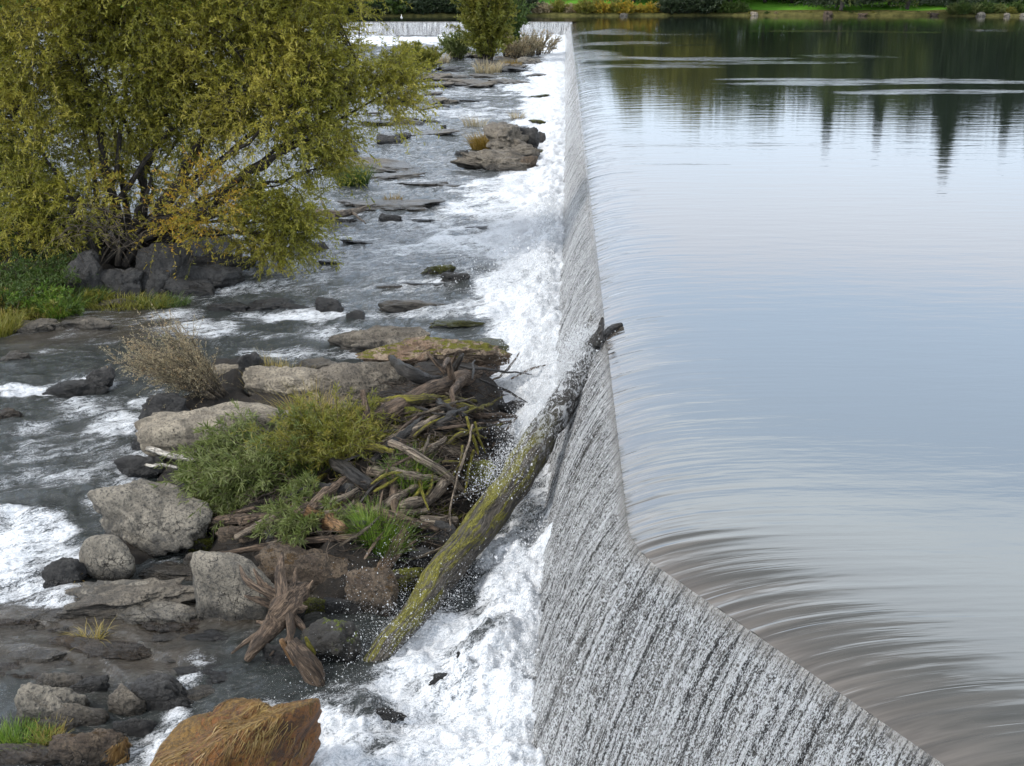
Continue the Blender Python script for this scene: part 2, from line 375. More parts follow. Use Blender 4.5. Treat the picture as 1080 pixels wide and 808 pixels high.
# upstream part
tv = [0.]; st = .02
while tv[-1] < 420: tv.append(tv[-1] + st); st *= 1.055
tv = np.array(tv)
nr, nc = len(C), len(tv)
ux = np.ones(nr); cosang = -NR[:, 0]
X = C[:, 0][:, None] + tv[None]; Y = np.repeat(C[:, 1][:, None], nc, 1)
D = tv[None] * cosang[:, None]
Zs = ZC * np.exp(-D / .62)
flp = np.stack([np.repeat(sgrp[:, None], nc, 1).ravel(), D.ravel(), np.zeros(nr * nc)], 1)
rip = fbm(flp * np.array([9., .5, 1.]), 3) * .010 * np.exp(-D.ravel() / .9)
V = np.stack([X.ravel(), Y.ravel(), Zs.ravel() + rip], 1)
fr = gridf(nr, nc)
# beyond the far dam
xe = np.linspace(-260, C[-1, 0] + 420, 300); ye = np.linspace(C[-1, 1], 300, 60)
XX, YY = np.meshgrid(xe, ye); V2 = np.stack([XX.ravel(), YY.ravel(), np.zeros(XX.size)], 1)
VV = np.concatenate([V, V2]); ff = np.concatenate([fr[:, ::-1] if False else fr, gridf(60, 300, len(V))])
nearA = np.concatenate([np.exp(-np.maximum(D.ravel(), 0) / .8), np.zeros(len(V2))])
ripA = np.zeros(len(VV))
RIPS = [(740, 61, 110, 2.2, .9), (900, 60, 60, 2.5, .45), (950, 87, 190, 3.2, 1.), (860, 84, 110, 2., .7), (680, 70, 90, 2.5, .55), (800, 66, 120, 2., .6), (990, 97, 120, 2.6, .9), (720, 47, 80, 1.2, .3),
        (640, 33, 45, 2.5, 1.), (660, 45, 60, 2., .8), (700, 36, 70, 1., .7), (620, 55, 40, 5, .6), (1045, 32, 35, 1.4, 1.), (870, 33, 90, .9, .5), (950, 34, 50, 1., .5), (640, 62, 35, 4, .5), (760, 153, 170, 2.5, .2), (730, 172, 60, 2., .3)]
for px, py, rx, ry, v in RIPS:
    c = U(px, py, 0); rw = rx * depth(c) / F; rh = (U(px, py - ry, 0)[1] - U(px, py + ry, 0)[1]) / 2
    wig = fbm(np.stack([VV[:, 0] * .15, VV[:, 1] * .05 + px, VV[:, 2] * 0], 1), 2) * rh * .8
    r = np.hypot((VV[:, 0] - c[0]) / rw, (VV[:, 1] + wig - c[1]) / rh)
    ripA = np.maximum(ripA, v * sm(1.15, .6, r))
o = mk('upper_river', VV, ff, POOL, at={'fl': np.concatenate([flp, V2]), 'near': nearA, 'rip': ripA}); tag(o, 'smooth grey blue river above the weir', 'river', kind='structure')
# falling sheet
no = 130; ov = np.linspace(0, 1.0, no)
prof_o = 1.30 * ov; 
def sheet(Cc, Nn, s, drop, name, label, amp=1., zc=ZC, omax=1.3):
    oo = omax * ov; zz = zc - (1.3 * oo + .9 * oo * oo) * drop
    nr = len(Cc); X = Cc[:, 0][:, None] + Nn[:, 0][:, None] * oo; Y = Cc[:, 1][:, None] + Nn[:, 1][:, None] * oo
    l = np.concatenate([[0], np.cumsum(np.hypot(np.diff(oo), np.diff(zz)))])
    fl = np.stack([np.repeat(s[:, None], no, 1).ravel(), np.repeat(l[None], nr, 0).ravel(), np.zeros(nr * no)], 1)
    nz = fbm(fl * np.array([13., 1.6, 1.]), 3) * .018 + fbm(fl * np.array([34., 12., 1.]), 3, .6) * .008 + fbm(fl * np.array([9., .4, 1.]), 2) * .022
    nz *= sm(0, .35, fl[:, 1]) * amp
    tz = np.gradient(zz, oo) if omax else 0; nn = np.stack([-tz, np.ones(no)], 1); nn /= np.linalg.norm(nn, axis=1)[:, None]
    nzg = nz.reshape(nr, no)
    X += Nn[:, 0][:, None] * nzg * nn[:, 0]; Y += Nn[:, 1][:, None] * nzg * nn[:, 0]; Z = zz[None] + nzg * nn[:, 1]
    aer = sm(.7, 1.15, ov + 0 * s[:, None]).ravel() * .5
    V = np.stack([X.ravel(), Y.ravel(), Z.ravel()], 1)
    o = mk(name, V, gridf(nr, no)[:, ::-1], FALL, at={'fl': fl, 'aer': aer}); tag(o, label, 'waterfall', kind='structure'); return o
sheet(C, NR, sgrp, 1., 'waterfall', 'long glittering sheet of water pouring over the weir crest')
xs = np.linspace(C[-1, 0] + .2, -75, 700); Cf = np.stack([xs, np.full(700, C[-1, 1])], 1); Nf = np.tile([0, -1.], (700, 1))
sheet(Cf, Nf, xs + 200, 1.1, 'waterfall', 'distant straight waterfall across the far end of the river', amp=2.2, zc=-.02, omax=.95)
# concrete body behind the sheet
def wall(Cc, Nn, name, label):
    prof = [(.0, -.5), (.75, -2.1), (.9, -5.), (-1.2, -5.), (-1.2, -.6)]
    V = np.concatenate([np.stack([Cc[:, 0] + Nn[:, 0] * a, Cc[:, 1] + Nn[:, 1] * a, np.full(len(Cc), z)], 1) for a, z in prof]); n = len(Cc)
    f = []
    for k in range(5):
        a, b = k * n, ((k + 1) % 5) * n; i = np.arange(n - 1); f.append(np.stack([a + i, a + i + 1, b + i + 1, b + i], 1))
    o = mk(name, V, np.concatenate(f), CONC, smooth=False); tag(o, label, 'weir')
wall(C[::8], NR[::8], 'weir', 'long concrete weir under the near sheet of falling water')
wall(Cf[::8], Nf[::8] , 'weir', 'far concrete weir crossing the river behind the islands')

# ------------------------------------------------------------------ lower river water
FOAM = [ # px, py, rx, ry, amount
 (470, 42, 200, 5, 1.), (585, 50, 25, 9, 1.), (580, 75, 28, 14, 1.), (578, 110, 26, 20, 1.), (585, 160, 22, 40, 1.), (580, 200, 28, 25, 1.), (575, 240, 45, 30, 1.), (560, 270, 60, 30, 1.), (520, 250, 60, 24, .8),
 (530, 225, 70, 30, .7), (540, 318, 55, 18, 1.), (500, 290, 60, 10, .55), (470, 330, 60, 8, .6), (560, 345, 45, 25, 1.), (520, 385, 65, 18, .95), (575, 380, 35, 40, 1.), (590, 450, 35, 60, .9),
 (480, 262, 90, 14, .55), (430, 245, 130, 30, .42), (440, 190, 90, 8, .45), (530, 200, 60, 12, .7), (500, 120, 60, 10, .55), (470, 100, 100, 12, .45), (560, 92, 40, 9, .8), (430, 118, 60, 10, .45),
 (590, 560, 30, 60, 1.), (550, 620, 60, 50, 1.), (490, 680, 90, 50, 1.), (440, 740, 110, 50, .95), (330, 780, 110, 45, .95), (520, 780, 80, 60, 1.), (400, 830, 250, 60, 1.), (300, 745, 70, 20, .8),
 (90, 407, 50, 7, 1.), (30, 412, 40, 6, .9), (85, 430, 75, 20, .72), (120, 450, 50, 20, .66), (60, 480, 90, 50, .48), (150, 425, 30, 12, .7), (30, 450, 50, 14, .6), (20, 565, 70, 36, .66), (70, 590, 50, 28, .62), (105, 525, 25, 25, .55), (20, 610, 50, 20, .75), (140, 500, 24, 30, .6), (10, 590, 30, 14, .85), (70, 560, 25, 12, .8), (20, 540, 30, 8, .8),
 (60, 632, 60, 8, .5), (300, 332, 95, 8, .75), (260, 350, 80, 15, .42), (350, 350, 60, 14, .55), (300, 372, 90, 8, .62), (230, 345, 60, 10, .6), (200, 332, 50, 6, .5), (330, 300, 110, 12, .35), (400, 280, 90, 20, .42), (430, 305, 80, 10, .45),
 (215, 700, 30, 14, .72), (200, 722, 26, 20, .6), (190, 750, 26, 24, .66), (180, 790, 70, 36, .85), (215, 760, 30, 25, .5), (140, 805, 50, 20, .6), (250, 668, 30, 8, .3), (170, 595, 60, 6, .3), (130, 575, 40, 4, .2), (480, 395, 60, 10, .7), (410, 245, 160, 60, .33), (440, 85, 160, 30, .38)]
SHAL = [(130, 665, 180, 40, .8), (60, 690, 120, 25, .8), (250, 655, 80, 20, .7), (100, 345, 120, 20, .6), (60, 640, 100, 12, .6), (170, 700, 90, 20, .8)]
DARKF = [(515, 690, 45, 12, .6), (385, 752, 55, 12, .45), (560, 525, 26, 40, .8), (310, 760, 30, 12, .3), (505, 275, 40, 6, .35), (540, 292, 40, 5, .3)]
nR, nC = 900, 520
Yr = 6.0 * (farp[1] / 6.0) ** np.linspace(0, 1, nR); u = np.linspace(0, 1, nC)
XR = XB(Yr) - .55; XR = np.where(Yr < 11.5, XR + (11.5 - Yr) * .5, XR); XL = -(.55 * Yr + 5)
X = XL[:, None] + (XR - XL)[:, None] * u[None]; Y = np.repeat(Yr[:, None], nC, 1)
X = X.ravel(); Y = Y.ravel()
def field(lst, X, Y, wob=.5):
    a = np.zeros(len(X)); nz = fbm(np.stack([X * .9, Y * .7, X * 0 + 3], 1), 4, .6)
    for px, py, rx, ry, v in lst:
        x, y, wx, wy = blob_world(px, py, rx, ry); r = np.hypot((X - x) / wx, (Y - y) / wy) + nz * wob
        a = np.maximum(a, v * sm(1.55, .35, r))
    return a
foam = field(FOAM, X, Y); dk = field(DARKF, X, Y); shal = field(SHAL, X, Y)
foam = foam * (1 - dk)
foam = np.maximum(foam, .12 + .20 * sm(24, 34, Y))
P3_ = np.stack([X, Y, X * 0], 1); wd_ = .55 + 1.5 * sm(19, 27, Y) + .9 * fbm(P3_ * .5, 3); edge = sm(1., 0., (XB(Y) - 1.3 - X) / np.maximum(wd_, .3) - .5); foam = np.maximum(foam, edge * (1 - .6 * dk))
near = np.exp(-(Y - 9) / 60.)
P3 = np.stack([X, Y, X * 0], 1)
n_big = fbm(P3 * np.array([.9, 1.1, 1]), 3); n_mid = fbm(P3 * np.array([3.1, 3.7, 1]), 4, .6); n_rg = 1 - abs(fbm(P3 * np.array([2.2, 2.8, 1]) + 9, 3))
n_hi = fbm(P3 * 11., 3, .65)
turb = foam * (.25 + .75 * sm(.5, 1., foam))
ca_, sa_ = math.cos(rad(-28)), math.sin(rad(-28)); Qx = X * ca_ - Y * sa_; Qy = X * sa_ + Y * ca_
PQ = np.stack([Qx, Qy, X * 0], 1); n_st = fbm(PQ * np.array([1.1, 3.4, 1]), 4, .55)
Z = zr(X, Y) + n_big * (.03 + .07 * turb) + n_mid * (.03 + .03 * turb) * (1 - .75 * shal) + n_st * (.03 + .085 * turb) * (1 - .6 * shal) + (n_rg * .06 + n_hi * .028) * turb * (1 - .75 * sm(16, 24, Y))
Z += .38 * sm(1.1, .2, XB(Y) - 1.2 - X) * sm(0, 1, foam) * (.65 + .22 * n_mid) * sm(120, 30, Y)
st_l = shal * sm(22, 17, Y); q_ = (Y + .35 * X + .5 * fbm(P3 * np.array([.8, .8, 1]), 3)) * 1.15; Z += st_l * .16 * (np.floor(q_) + sm(.0, .22, q_ % 1) - q_) 
foam2 = st_l * np.exp(-((q_ % 1) / .12) ** 2) * .35 * (fbm(P3 * 1.3 + 4, 3) > .05); foam = np.maximum(foam, foam2)
HUMPS = [(120, 396, 60, 9, .22), (90, 412, 60, 6, -.12), (270, 318, 70, 7, .12), (330, 330, 80, 6, -.10), (560, 350, 40, 20, .2), (515, 690, 45, 16, .3), (385, 752, 55, 14, .2), (30, 545, 60, 16, .15), (500, 720, 60, 25, .25), (350, 770, 70, 20, .2),
         (560, 265, 40, 20, .2), (550, 318, 40, 12, .12), (205, 695, 30, 12, .06), (590, 480, 30, 60, .15), (600, 400, 20, 50, .15), (590, 580, 30, 50, .2)]
for px, py, rx, ry, h in HUMPS:
    x, y, wx, wy = blob_world(px, py, rx, ry); r = np.hypot((X - x) / wx, (Y - y) / wy); Z += h * sm(1.2, 0, r) * (1 + .4 * n_mid)
o = mk('lower_river', np.stack([X, Y, Z], 1), gridf(nR, nC), RIVER, at={'foam': foam, 'shallow': shal}); tag(o, 'rocky rapids with white foam below the weir', 'river', kind='structure')
RV = (X, Y, Z, foam)
# land under and beside the river
nR2, nC2 = 600, 420
Y2 = 4.5 * (farp[1] / 4.5) ** np.linspace(0, 1, nR2); XR2 = XB(Y2) - .2; XL2 = -(.62 * Y2 + 8)
X2 = (XL2[:, None] + (XR2 - XL2)[:, None] * np.linspace(0, 1, nC2)[None]).ravel(); Y2 = np.repeat(Y2, nC2)
Z2 = land(X2, Y2)
o = mk('river_bank', np.stack([X2, Y2, Z2], 1), gridf(nR2, nC2), SOIL); tag(o, 'dark soil of the islands and bank', 'ground', kind='structure')
# world ground sheet, far bank with lawn
g = 900.
o = mk('ground', [(-g, -g, -6), (g, -g, -6), (g, g * 2, -6), (-g, g * 2, -6)], np.array([[0, 1, 2, 3]]), SOIL); tag(o, None, None, kind='structure')
YS = U(800, 17, 0)[1]
print('far shore', YS, 'far dam', farp)
xb = np.linspace(-300, 420, 260); tb = np.array([-3, 0, .6, 1.5, 3, 5, 8, 14, 25, 45, 80, 160, 400, 900.])
hb = np.array([-1.2, -.15, .25, .5, .65, .8, 1.05, 1.6, 2.6, 3.5, 4.5, 6, 8, 8.])
XX, TT = np.meshgrid(xb, tb); shore = YS + 1.5 * np.sin(XX * .05) + 1.2 * np.sin(XX * .21 + 1) 
ZZ = np.repeat(hb[:, None], 260, 1) + .12 * fbm(np.stack([XX.ravel() * .4, TT.ravel() * .4, XX.ravel() * 0], 1), 3).reshape(XX.shape) * (TT > 0)
Vb = np.stack([XX.ravel(), (shore + TT).ravel(), ZZ.ravel()], 1); fb = gridf(len(tb), 260)
o = mk('far_bank', Vb[:260 * 6], fb[fb.max(1) < 260 * 6], BANKM); tag(o, None, None, kind='structure')
fl_ = fb[fb.min(1) >= 260 * 5]; o = mk('lawn', Vb[260 * 5:], fl_ - 260 * 5, LAWN); tag(o, None, None, kind='structure')

# ------------------------------------------------------------------ rocks
_ico = {}
def ico(n):
    if n not in _ico:
        b = bmesh.new(); bmesh.ops.create_icosphere(b, subdivisions=n, radius=1.); b.verts.ensure_lookup_table()
        _ico[n] = (np.array([v.co for v in b.verts]), np.array([[v.index for v in f.verts] for f in b.faces])); b.free()
    return _ico[n]
def rock_mesh(rng, dims, n=5, p=9, planes=12, rough=.06, strata=0.):
    d, f = ico(n); N_ = rng.normal(size=(planes, 3)); N_ /= np.linalg.norm(N_, axis=1)[:, None]
    N_ = np.concatenate([N_, [[0, 0, 1], [1, 0, 0], [-1, 0, 0], [0, -1, 0], [0, 1, 0]]]); h = rng.uniform(.68, 1., len(N_)); h[planes:] = .92
    q = np.maximum(d @ N_.T, 0) / h; r = (np.sum(q ** p, 1) + 1e-9) ** (-1 / p)
    V = d * np.minimum(r, 1.25)[:, None]
    o = rng.uniform(0, 90, 3)
    if dims[2] < .45 * dims[0]: V[:, :2] *= (1 + .34 * fbm(np.stack([d[:, 0] * 1.5, d[:, 1] * 1.5, d[:, 2] * .4], 1) + o, 3))[:, None]
    V += d * (np.tanh(fbm(V * 1.25 + o[::-1], 3) * 9) * rough * .55 + np.tanh(fbm(V * 2.6 + o[::-1], 3) * 10) * rough * .3)[:, None]
    V += d * (fbm(V * 1.6 + o, 3) * rough * 1.8 + (abs(fbm(V * 3.1 + o, 4)) - .35) * rough * 1.1 + fbm(V * 11 + o, 3) * rough * .28)[:, None]
    if strata:
        zz = V[:, 2] * 5 + fbm(V * 1.3 + o, 2) * .7; V[:, :2] *= (1 + strata * np.tanh(np.sin(zz * 2.2) * 3) * .5)[:, None]
    return V * (np.asarray(dims) / 2), f
cnt = [0]
def rock(cx, cy, w, h, flat, mat, label, p=11, rough=.085, strata=0., rot=None, n=None, group=None, lift=0., sink=.3, name='rock', cat='rock', parent=None, wetl=.16, tilt=None):
    cnt[0] += 1; rng = np.random.default_rng(1000 + cnt[0])
    base = G(cx, cy + h / 2, lift); zb = base[2]
    dp = depth(base); dep = math.atan2(H - zb, base[1])
    wm = w * dp / F * 1.08; ha = h * dp / F
    hm = (1 - flat) * ha / math.cos(dep); dm = max(flat * ha / math.sin(dep), wm * .35 if flat > .2 else wm * .5)
    hm = max(hm, .06)
    if hm < .45 * wm: sink = max(sink, .95)
    hfull = hm * (1 + sink); 
    if n is None: n = 6 if w > 90 and cy > 300 else (5 if w > 22 else 4)
    V, f = rock_mesh(rng, (wm, dm, hfull), n, p, 12, rough, strata)
    a = rng.uniform(-.25, .25) if rot is None else rot
    ca, sa = math.cos(a), math.sin(a); tilt = rng.uniform(-.12, .12) if tilt is None else tilt
    V = V @ np.array([[ca, sa, 0], [-sa, ca, 0], [0, 0, 1]]); V[:, 2] += V[:, 0] * tilt
    loc = base + np.array([0, dm * .42, hm - hfull / 2])
    k = loc[2] + V[:, 2] - zr1(loc[0], loc[1])
    wet = sm(wetl * 2.2, wetl * .4, k + .06 * fbm((V + loc) * 5, 3)) if wetl else np.zeros(len(V))
    o = mk(name, V, f, RK[mat], at={'wet': wet}, loc=None); o.location = loc
    if parent is None: tag(o, label, cat, group)
    return o
exec_rocks = [
 # near island
 (218, 438, 172, 70, .38, 'pale', 'large pale cracked boulder behind the leafy willow bush', dict(p=7, rough=.05)),
 (152, 540, 116, 86, .35, 'grey', 'big grey angular boulder below the bleached wood, topping the round one', dict(p=16, rough=.07, tilt=-.2)),
 (107, 585, 82, 62, .2, 'grey', 'smooth round grey boulder leaning on the big angular one', dict(p=4, rough=.03)),
 (67, 602, 44, 38, .2, 'dark', 'dark wet boulder between the white rapid and the round grey boulder', {}),
 (147, 492, 50, 34, .3, 'dark', 'dark wedge of rock under the bleached driftwood pieces', {}),
 (142, 632, 150, 22, .55, 'slab', 'flat cracked ledge with a pale top edge beside the angular pitted boulder', dict(strata=.06, lift=.16, p=12)),
 (142, 648, 140, 26, .2, 'grey', 'lower grey layer of the cracked ledge above the brown shallows', dict(strata=.04, p=12)),
 (200, 605, 110, 22, .7, 'slab', 'low brown grey slab between the round boulder and the pitted boulder', dict(p=12)),
 (247, 622, 84, 72, .15, 'grey', 'angular pitted grey boulder left of the root wad', dict(p=12, rough=.05)),
 (330, 600, 130, 58, .4, 'brown', 'long brown boulder behind the root wad under the thin branch', dict(p=8, lift=.05)),
 (388, 622, 60, 54, .2, 'brown', 'brown block of rock at the foot of the bright grass tuft', dict(p=10)),
 (347, 676, 66, 50, .2, 'greenstripe', 'wet black rock with a green stripe beside the foaming chute', dict(p=6)),
 (244, 797, 184, 184, .42, 'orange', 'large orange rock draped in brown algae at the chute edge', dict(p=16, rough=.05, wetl=.12, rot=.5, tilt=.5, name='algae_rock')),
 (160, 726, 92, 36, .35, 'dark', 'dark oval boulder with a flat top left of the orange algae rock', dict(p=6, lift=.12, sink=1.2)),
 (42, 738, 92, 58, .4, 'grey', 'light grey sloping boulder near the bottom left grass', dict(p=8)),
 (96, 722, 40, 26, .3, 'dark', 'small pitted dark rock between the light grey and the oval boulders', {}),
 (131, 742, 42, 30, .2, 'slab', 'small brown grey rock tucked under the oval boulder', {}),
 (84, 754, 54, 28, .3, 'slab', 'squat grey rock behind the brown wet rock', {}),
 (93, 786, 84, 52, .3, 'brown', 'brown wet rock with orange algae at its foot, beside the bottom grass tuft', dict(p=7)),
 (22, 798, 74, 26, .5, 'brown', 'flat brown rock in the bottom left corner', dict(p=10)),
 (298, 398, 100, 40, .38, 'pale', 'pale rock with yellow grass growing on it behind the willow bush', dict(p=8)),
 (374, 398, 112, 50, .35, 'slab', 'mottled brown grey boulder behind the driftwood log', dict(p=7)),
 (408, 355, 116, 42, .4, 'slab', 'grey slab with curved cracks in the rapids beyond the driftwood', dict(p=8)),
 (452, 364, 120, 32, .5, 'red', 'reddish tan slab with a mossy green end in the foam', dict(p=16, rot=.05, tilt=0., rough=.11, n=6)),
 (482, 341, 52, 11, .5, 'mossy', 'small moss covered rock beyond the reddish slab', {}),
 (505, 362, 50, 20, .7, 'mossy', 'low yellow green mossy rock at the end of the reddish slab', {}),
 (264, 382, 26, 26, .1, 'dark', 'small dark upright rock at the right of the dry shrub', dict(p=12)),
 (236, 388, 44, 14, .4, 'pale', 'pale flat rock right behind the dry shrub base', {}),
 (172, 424, 50, 26, .3, 'dark', 'wet dark rock at the foot of the dry shrub', {}),
 (104, 399, 32, 24, .1, 'dark', 'wet black rock splitting the small white rapid', dict(p=12)),
 (78, 404, 60, 20, .4, 'dark', 'low rounded wet rock covered by the small rapid', dict(p=5)),
 (6, 434, 36, 14, .4, 'brown', 'dark brown rock at the left edge of the pool', {}),
 (30, 343, 62, 18, .4, 'slab', 'grey flat rock under the leftmost bank grass', {}),
 (88, 338, 52, 18, .4, 'slab', 'grey rounded rock right of the bank grass', {}),
 (12, 374, 34, 12, .4, 'slab', 'small low rock at the left edge below the bank', {}),
 (116, 318, 44, 12, .4, 'slab', 'small flat rock beneath the dark boulders on the bank', {}),
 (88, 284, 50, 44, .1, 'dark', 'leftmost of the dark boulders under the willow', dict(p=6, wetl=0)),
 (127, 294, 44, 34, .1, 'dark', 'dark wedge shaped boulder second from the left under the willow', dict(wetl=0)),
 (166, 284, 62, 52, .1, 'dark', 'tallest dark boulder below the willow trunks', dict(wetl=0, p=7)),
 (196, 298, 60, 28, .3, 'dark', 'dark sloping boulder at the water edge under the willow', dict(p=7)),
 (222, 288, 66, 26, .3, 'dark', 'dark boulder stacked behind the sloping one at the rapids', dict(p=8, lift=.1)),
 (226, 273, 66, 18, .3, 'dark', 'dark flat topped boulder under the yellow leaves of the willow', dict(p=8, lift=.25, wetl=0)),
 (240, 322, 50, 13, .3, 'dark', 'dark wet ledge at the left of the small cascade', {}),
 (292, 320, 60, 12, .3, 'dark', 'dark wet ledge in the middle of the small cascade', {}),
 (346, 320, 32, 14, .2, 'dark', 'dark wet rock at the right end of the small cascade', {}),
 (346, 277, 34, 6, .4, 'dark', 'low dark rock in the water right of the white snags', {}),
 (438, 320, 66, 14, .4, 'slab', 'wet slab washed by foam behind the grey slab', {}),
 (374, 332, 20, 10, .2, 'dark', 'small dark rock before the wet washed slab', {}),
 (462, 283, 30, 9, .2, 'mossy', 'small mossy rock with a dark face in the rapids', {}),
 (478, 292, 30, 12, .2, 'dark', 'dark wet rock just right of the small mossy one', {}),
 (400, 172, 118, 26, .7, 'slab', 'broad flat grey shelf of rock right of the willow', dict(strata=.03, p=10)),
 (364, 158, 22, 14, .2, 'dark', 'small black rock at the left of the broad shelf', {}),
 (410, 146, 26, 11, .2, 'dark', 'black angular rock on the ledge beyond the broad shelf', {}),
 (425, 142, 18, 9, .2, 'dark', 'pointed black rock next to the angular one', {}),
 (447, 140, 80, 7, .6, 'slab', 'thin flat ledge leading to the rusty grass island', {}),
 (455, 127, 20, 4, .3, 'dark', 'tiny dark rock in the channel beyond the thin ledge', {}),
 (468, 134, 6, 7, .1, 'dark', 'single small round stone standing on the thin ledge', {}),
 (487, 160, 14, 6, .2, 'dark', 'small dark stone left of the rusty grass', {}),
 (412, 214, 118, 16, .7, 'slab', 'low flat ledge right of the driftwood with roots', dict(strata=.03, p=10)),
 (410, 230, 26, 9, .2, 'dark', 'small dark wet rock just before the low flat ledge', {}),
 (452, 193, 60, 5, .6, 'slab', 'barely emerging ledge between the two flat shelves', {}),
 (526, 168, 84, 22, .30, 'slab', 'layered grey rock forming the front of the island by the weir', dict(strata=.04, p=13, rough=.13, n=6)),
 (537, 143, 44, 38, .3, 'slab', 'tan rock rising to a peak beside the rusty grass', dict(p=14, lift=.1, rough=.12)),
 (556, 145, 24, 28, .1, 'dark', 'black boulder on the weir side of the tan peak', dict(p=8)),
 (570, 146, 13, 14, .1, 'dark', 'small black boulder closest to the weir', {}),
 (549, 171, 36, 16, .2, 'brown', 'brown rounded rock at the front corner of the island', dict(p=6)),
 (564, 158, 28, 7, .4, 'mossy', 'low mossy rock in front of the black boulder', {}),
 (567, 128, 20, 6, .3, 'mossy', 'low mossy rock behind the black boulder', {}),
 (566, 101, 30, 4, .4, 'mossy', 'mossy ledge barely out of the foam upstream of the island', {}),
 (350, 98, 34, 16, .3, 'dark', 'dark rock half hidden by the right edge of the willow', {}),
 (428, 104, 44, 10, .4, 'dark', 'dark rock beside the hanging willow tip', {}),
 (455, 98, 20, 5, .3, 'slab', 'small grey rock right of the willow tip', {}),
 (500, 86, 66, 9, .6, 'slab', 'long low grey slab below the upright shrub', {}),
 (432, 56, 30, 18, .2, 'dark', 'black rock outcrop behind the small willow shrub', {}),
 (511, 65, 22, 8, .3, 'dark', 'black rock at the foot of the upright shrub', {}),
 (557, 63, 26, 9, .3, 'grey', 'pale grey rock at the right end of the shrub island', {}),
 (570, 47, 12, 6, .2, 'dark', 'dark rock at the tip of the shrub island by the weir', {}),
 (520, 690, 78, 22, .2, 'dark', 'dark rock awash in the foaming chute below the weir', dict(sink=.8)),
 (392, 752, 70, 16, .3, 'dark', 'dark rock under thin foam near the bottom of the chute', dict(sink=.8)),
 (480, 715, 60, 14, .3, 'dark', 'submerged dark rock breaking the foam mid chute', dict(sink=.8)),
]
exec_rocks += [
 (545, 158, 50, 18, .3, 'slab', 'craggy grey rock between the tan peak and the island front', dict(p=14, rough=.14)),
 (512, 150, 26, 14, .3, 'slab', 'grey rock under the rusty grass clump', dict(p=14, rough=.12)),
 (395, 186, 90, 8, .6, 'slab', 'dark ledge just before the broad flat shelf', dict(p=12)),
 (340, 232, 50, 10, .4, 'dark', 'dark rock under the pale driftwood with roots', {}),
 (450, 112, 50, 6, .6, 'slab', 'thin ledge awash upstream of the thin flat ledge', {}),
 (395, 128, 40, 8, .5, 'dark', 'dark ledge half under the willow tip', {}),
 (500, 105, 44, 5, .5, 'dark', 'dark low rock line in the middle of the upper rapids', {}),
 (440, 232, 40, 5, .5, 'dark', 'dark rock barely breaking the rapids before the low flat ledge', {}),
 (380, 255, 40, 6, .5, 'dark', 'dark washed rock in the open rapids right of the willow', {}),
 (450, 300, 50, 7, .5, 'dark', 'dark washed rock between the mossy rock and the wet slab', {}),
 (410, 302, 34, 6, .5, 'slab', 'small washed rock left of the dark washed one', {}),
 (500, 240, 30, 5, .4, 'dark', 'dark rock peeping out of the mist near the weir foot', {}),
 (38, 652, 84, 14, .6, 'slab', 'thin wet slab at the left edge under the white rapid', dict(strata=.05, p=13)),
 (120, 690, 120, 20, .6, 'brown', 'long brown wet slab stepping down below the cracked ledge', dict(strata=.05, p=13)),
 (25, 694, 70, 16, .6, 'slab', 'wet slab behind the light grey sloping boulder', dict(strata=.05, p=13)),
 (200, 662, 100, 14, .6, 'brown', 'brown wet slab between the cracked ledge and the root wad', dict(strata=.05, p=13)),
 (60, 718, 50, 20, .4, 'slab', 'rounded stone nudged against the light grey boulder', dict(p=9)),
 (140, 765, 44, 22, .3, 'dark', 'dark stone at the edge of the small white fall', {}),
 (60, 765, 40, 18, .3, 'slab', 'small stone behind the bottom grass tuft', {}),
 (185, 560, 60, 34, .3, 'dark', 'dark wet stone in the gap right of the big angular boulder', {}),
 (215, 590, 50, 22, .3, 'slab', 'wedge of rock above the angular pitted boulder', dict(p=12)),
 (165, 460, 60, 26, .3, 'dark', 'dark stone at the waterline below the large pale boulder', {}),
 (350, 425, 60, 30, .4, 'slab', 'stone between the mottled boulder and the olive bush', dict(p=10)),
 (330, 385, 50, 18, .5, 'slab', 'flat stone behind the yellow grass of the pale rock', {}),
 (300, 650, 40, 30, .2, 'dark', 'dark stone in the shade behind the root wad', {}),
]
for a in exec_rocks: rock(*a[:7], **a[7])
rg = np.random.default_rng(5)
for i in range(46):
    if i < 34: x = rg.uniform(390, 565); y = rg.uniform(54, 92)
    else: x = rg.uniform(340, 520); y = rg.uniform(94, 150)
    if y > 94 and x > 480: x -= 100
    w = rg.uniform(12, 42); rock(x, y, w, w * rg.uniform(.14, .26), .4, rg.choice(['dark', 'slab', 'slab', 'grey']), 'low grey rock among the scattered stones of the rapids upstream', group='scattered rocks in the rapids upstream')
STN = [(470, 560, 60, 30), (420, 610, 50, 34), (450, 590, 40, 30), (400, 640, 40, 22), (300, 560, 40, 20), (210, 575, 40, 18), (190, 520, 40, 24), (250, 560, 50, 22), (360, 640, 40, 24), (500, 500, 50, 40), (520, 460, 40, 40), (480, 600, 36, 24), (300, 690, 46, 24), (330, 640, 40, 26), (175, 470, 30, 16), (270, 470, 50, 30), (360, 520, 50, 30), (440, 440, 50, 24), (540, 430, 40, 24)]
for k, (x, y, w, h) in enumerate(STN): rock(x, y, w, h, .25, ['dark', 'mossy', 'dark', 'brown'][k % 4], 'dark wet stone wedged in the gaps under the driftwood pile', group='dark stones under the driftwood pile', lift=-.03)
LED = [(40, 655, 110, 14), (70, 690, 150, 18), (200, 672, 120, 12), (20, 672, 60, 8), (120, 700, 90, 14), (15, 712, 60, 14), (290, 668, 60, 16)]
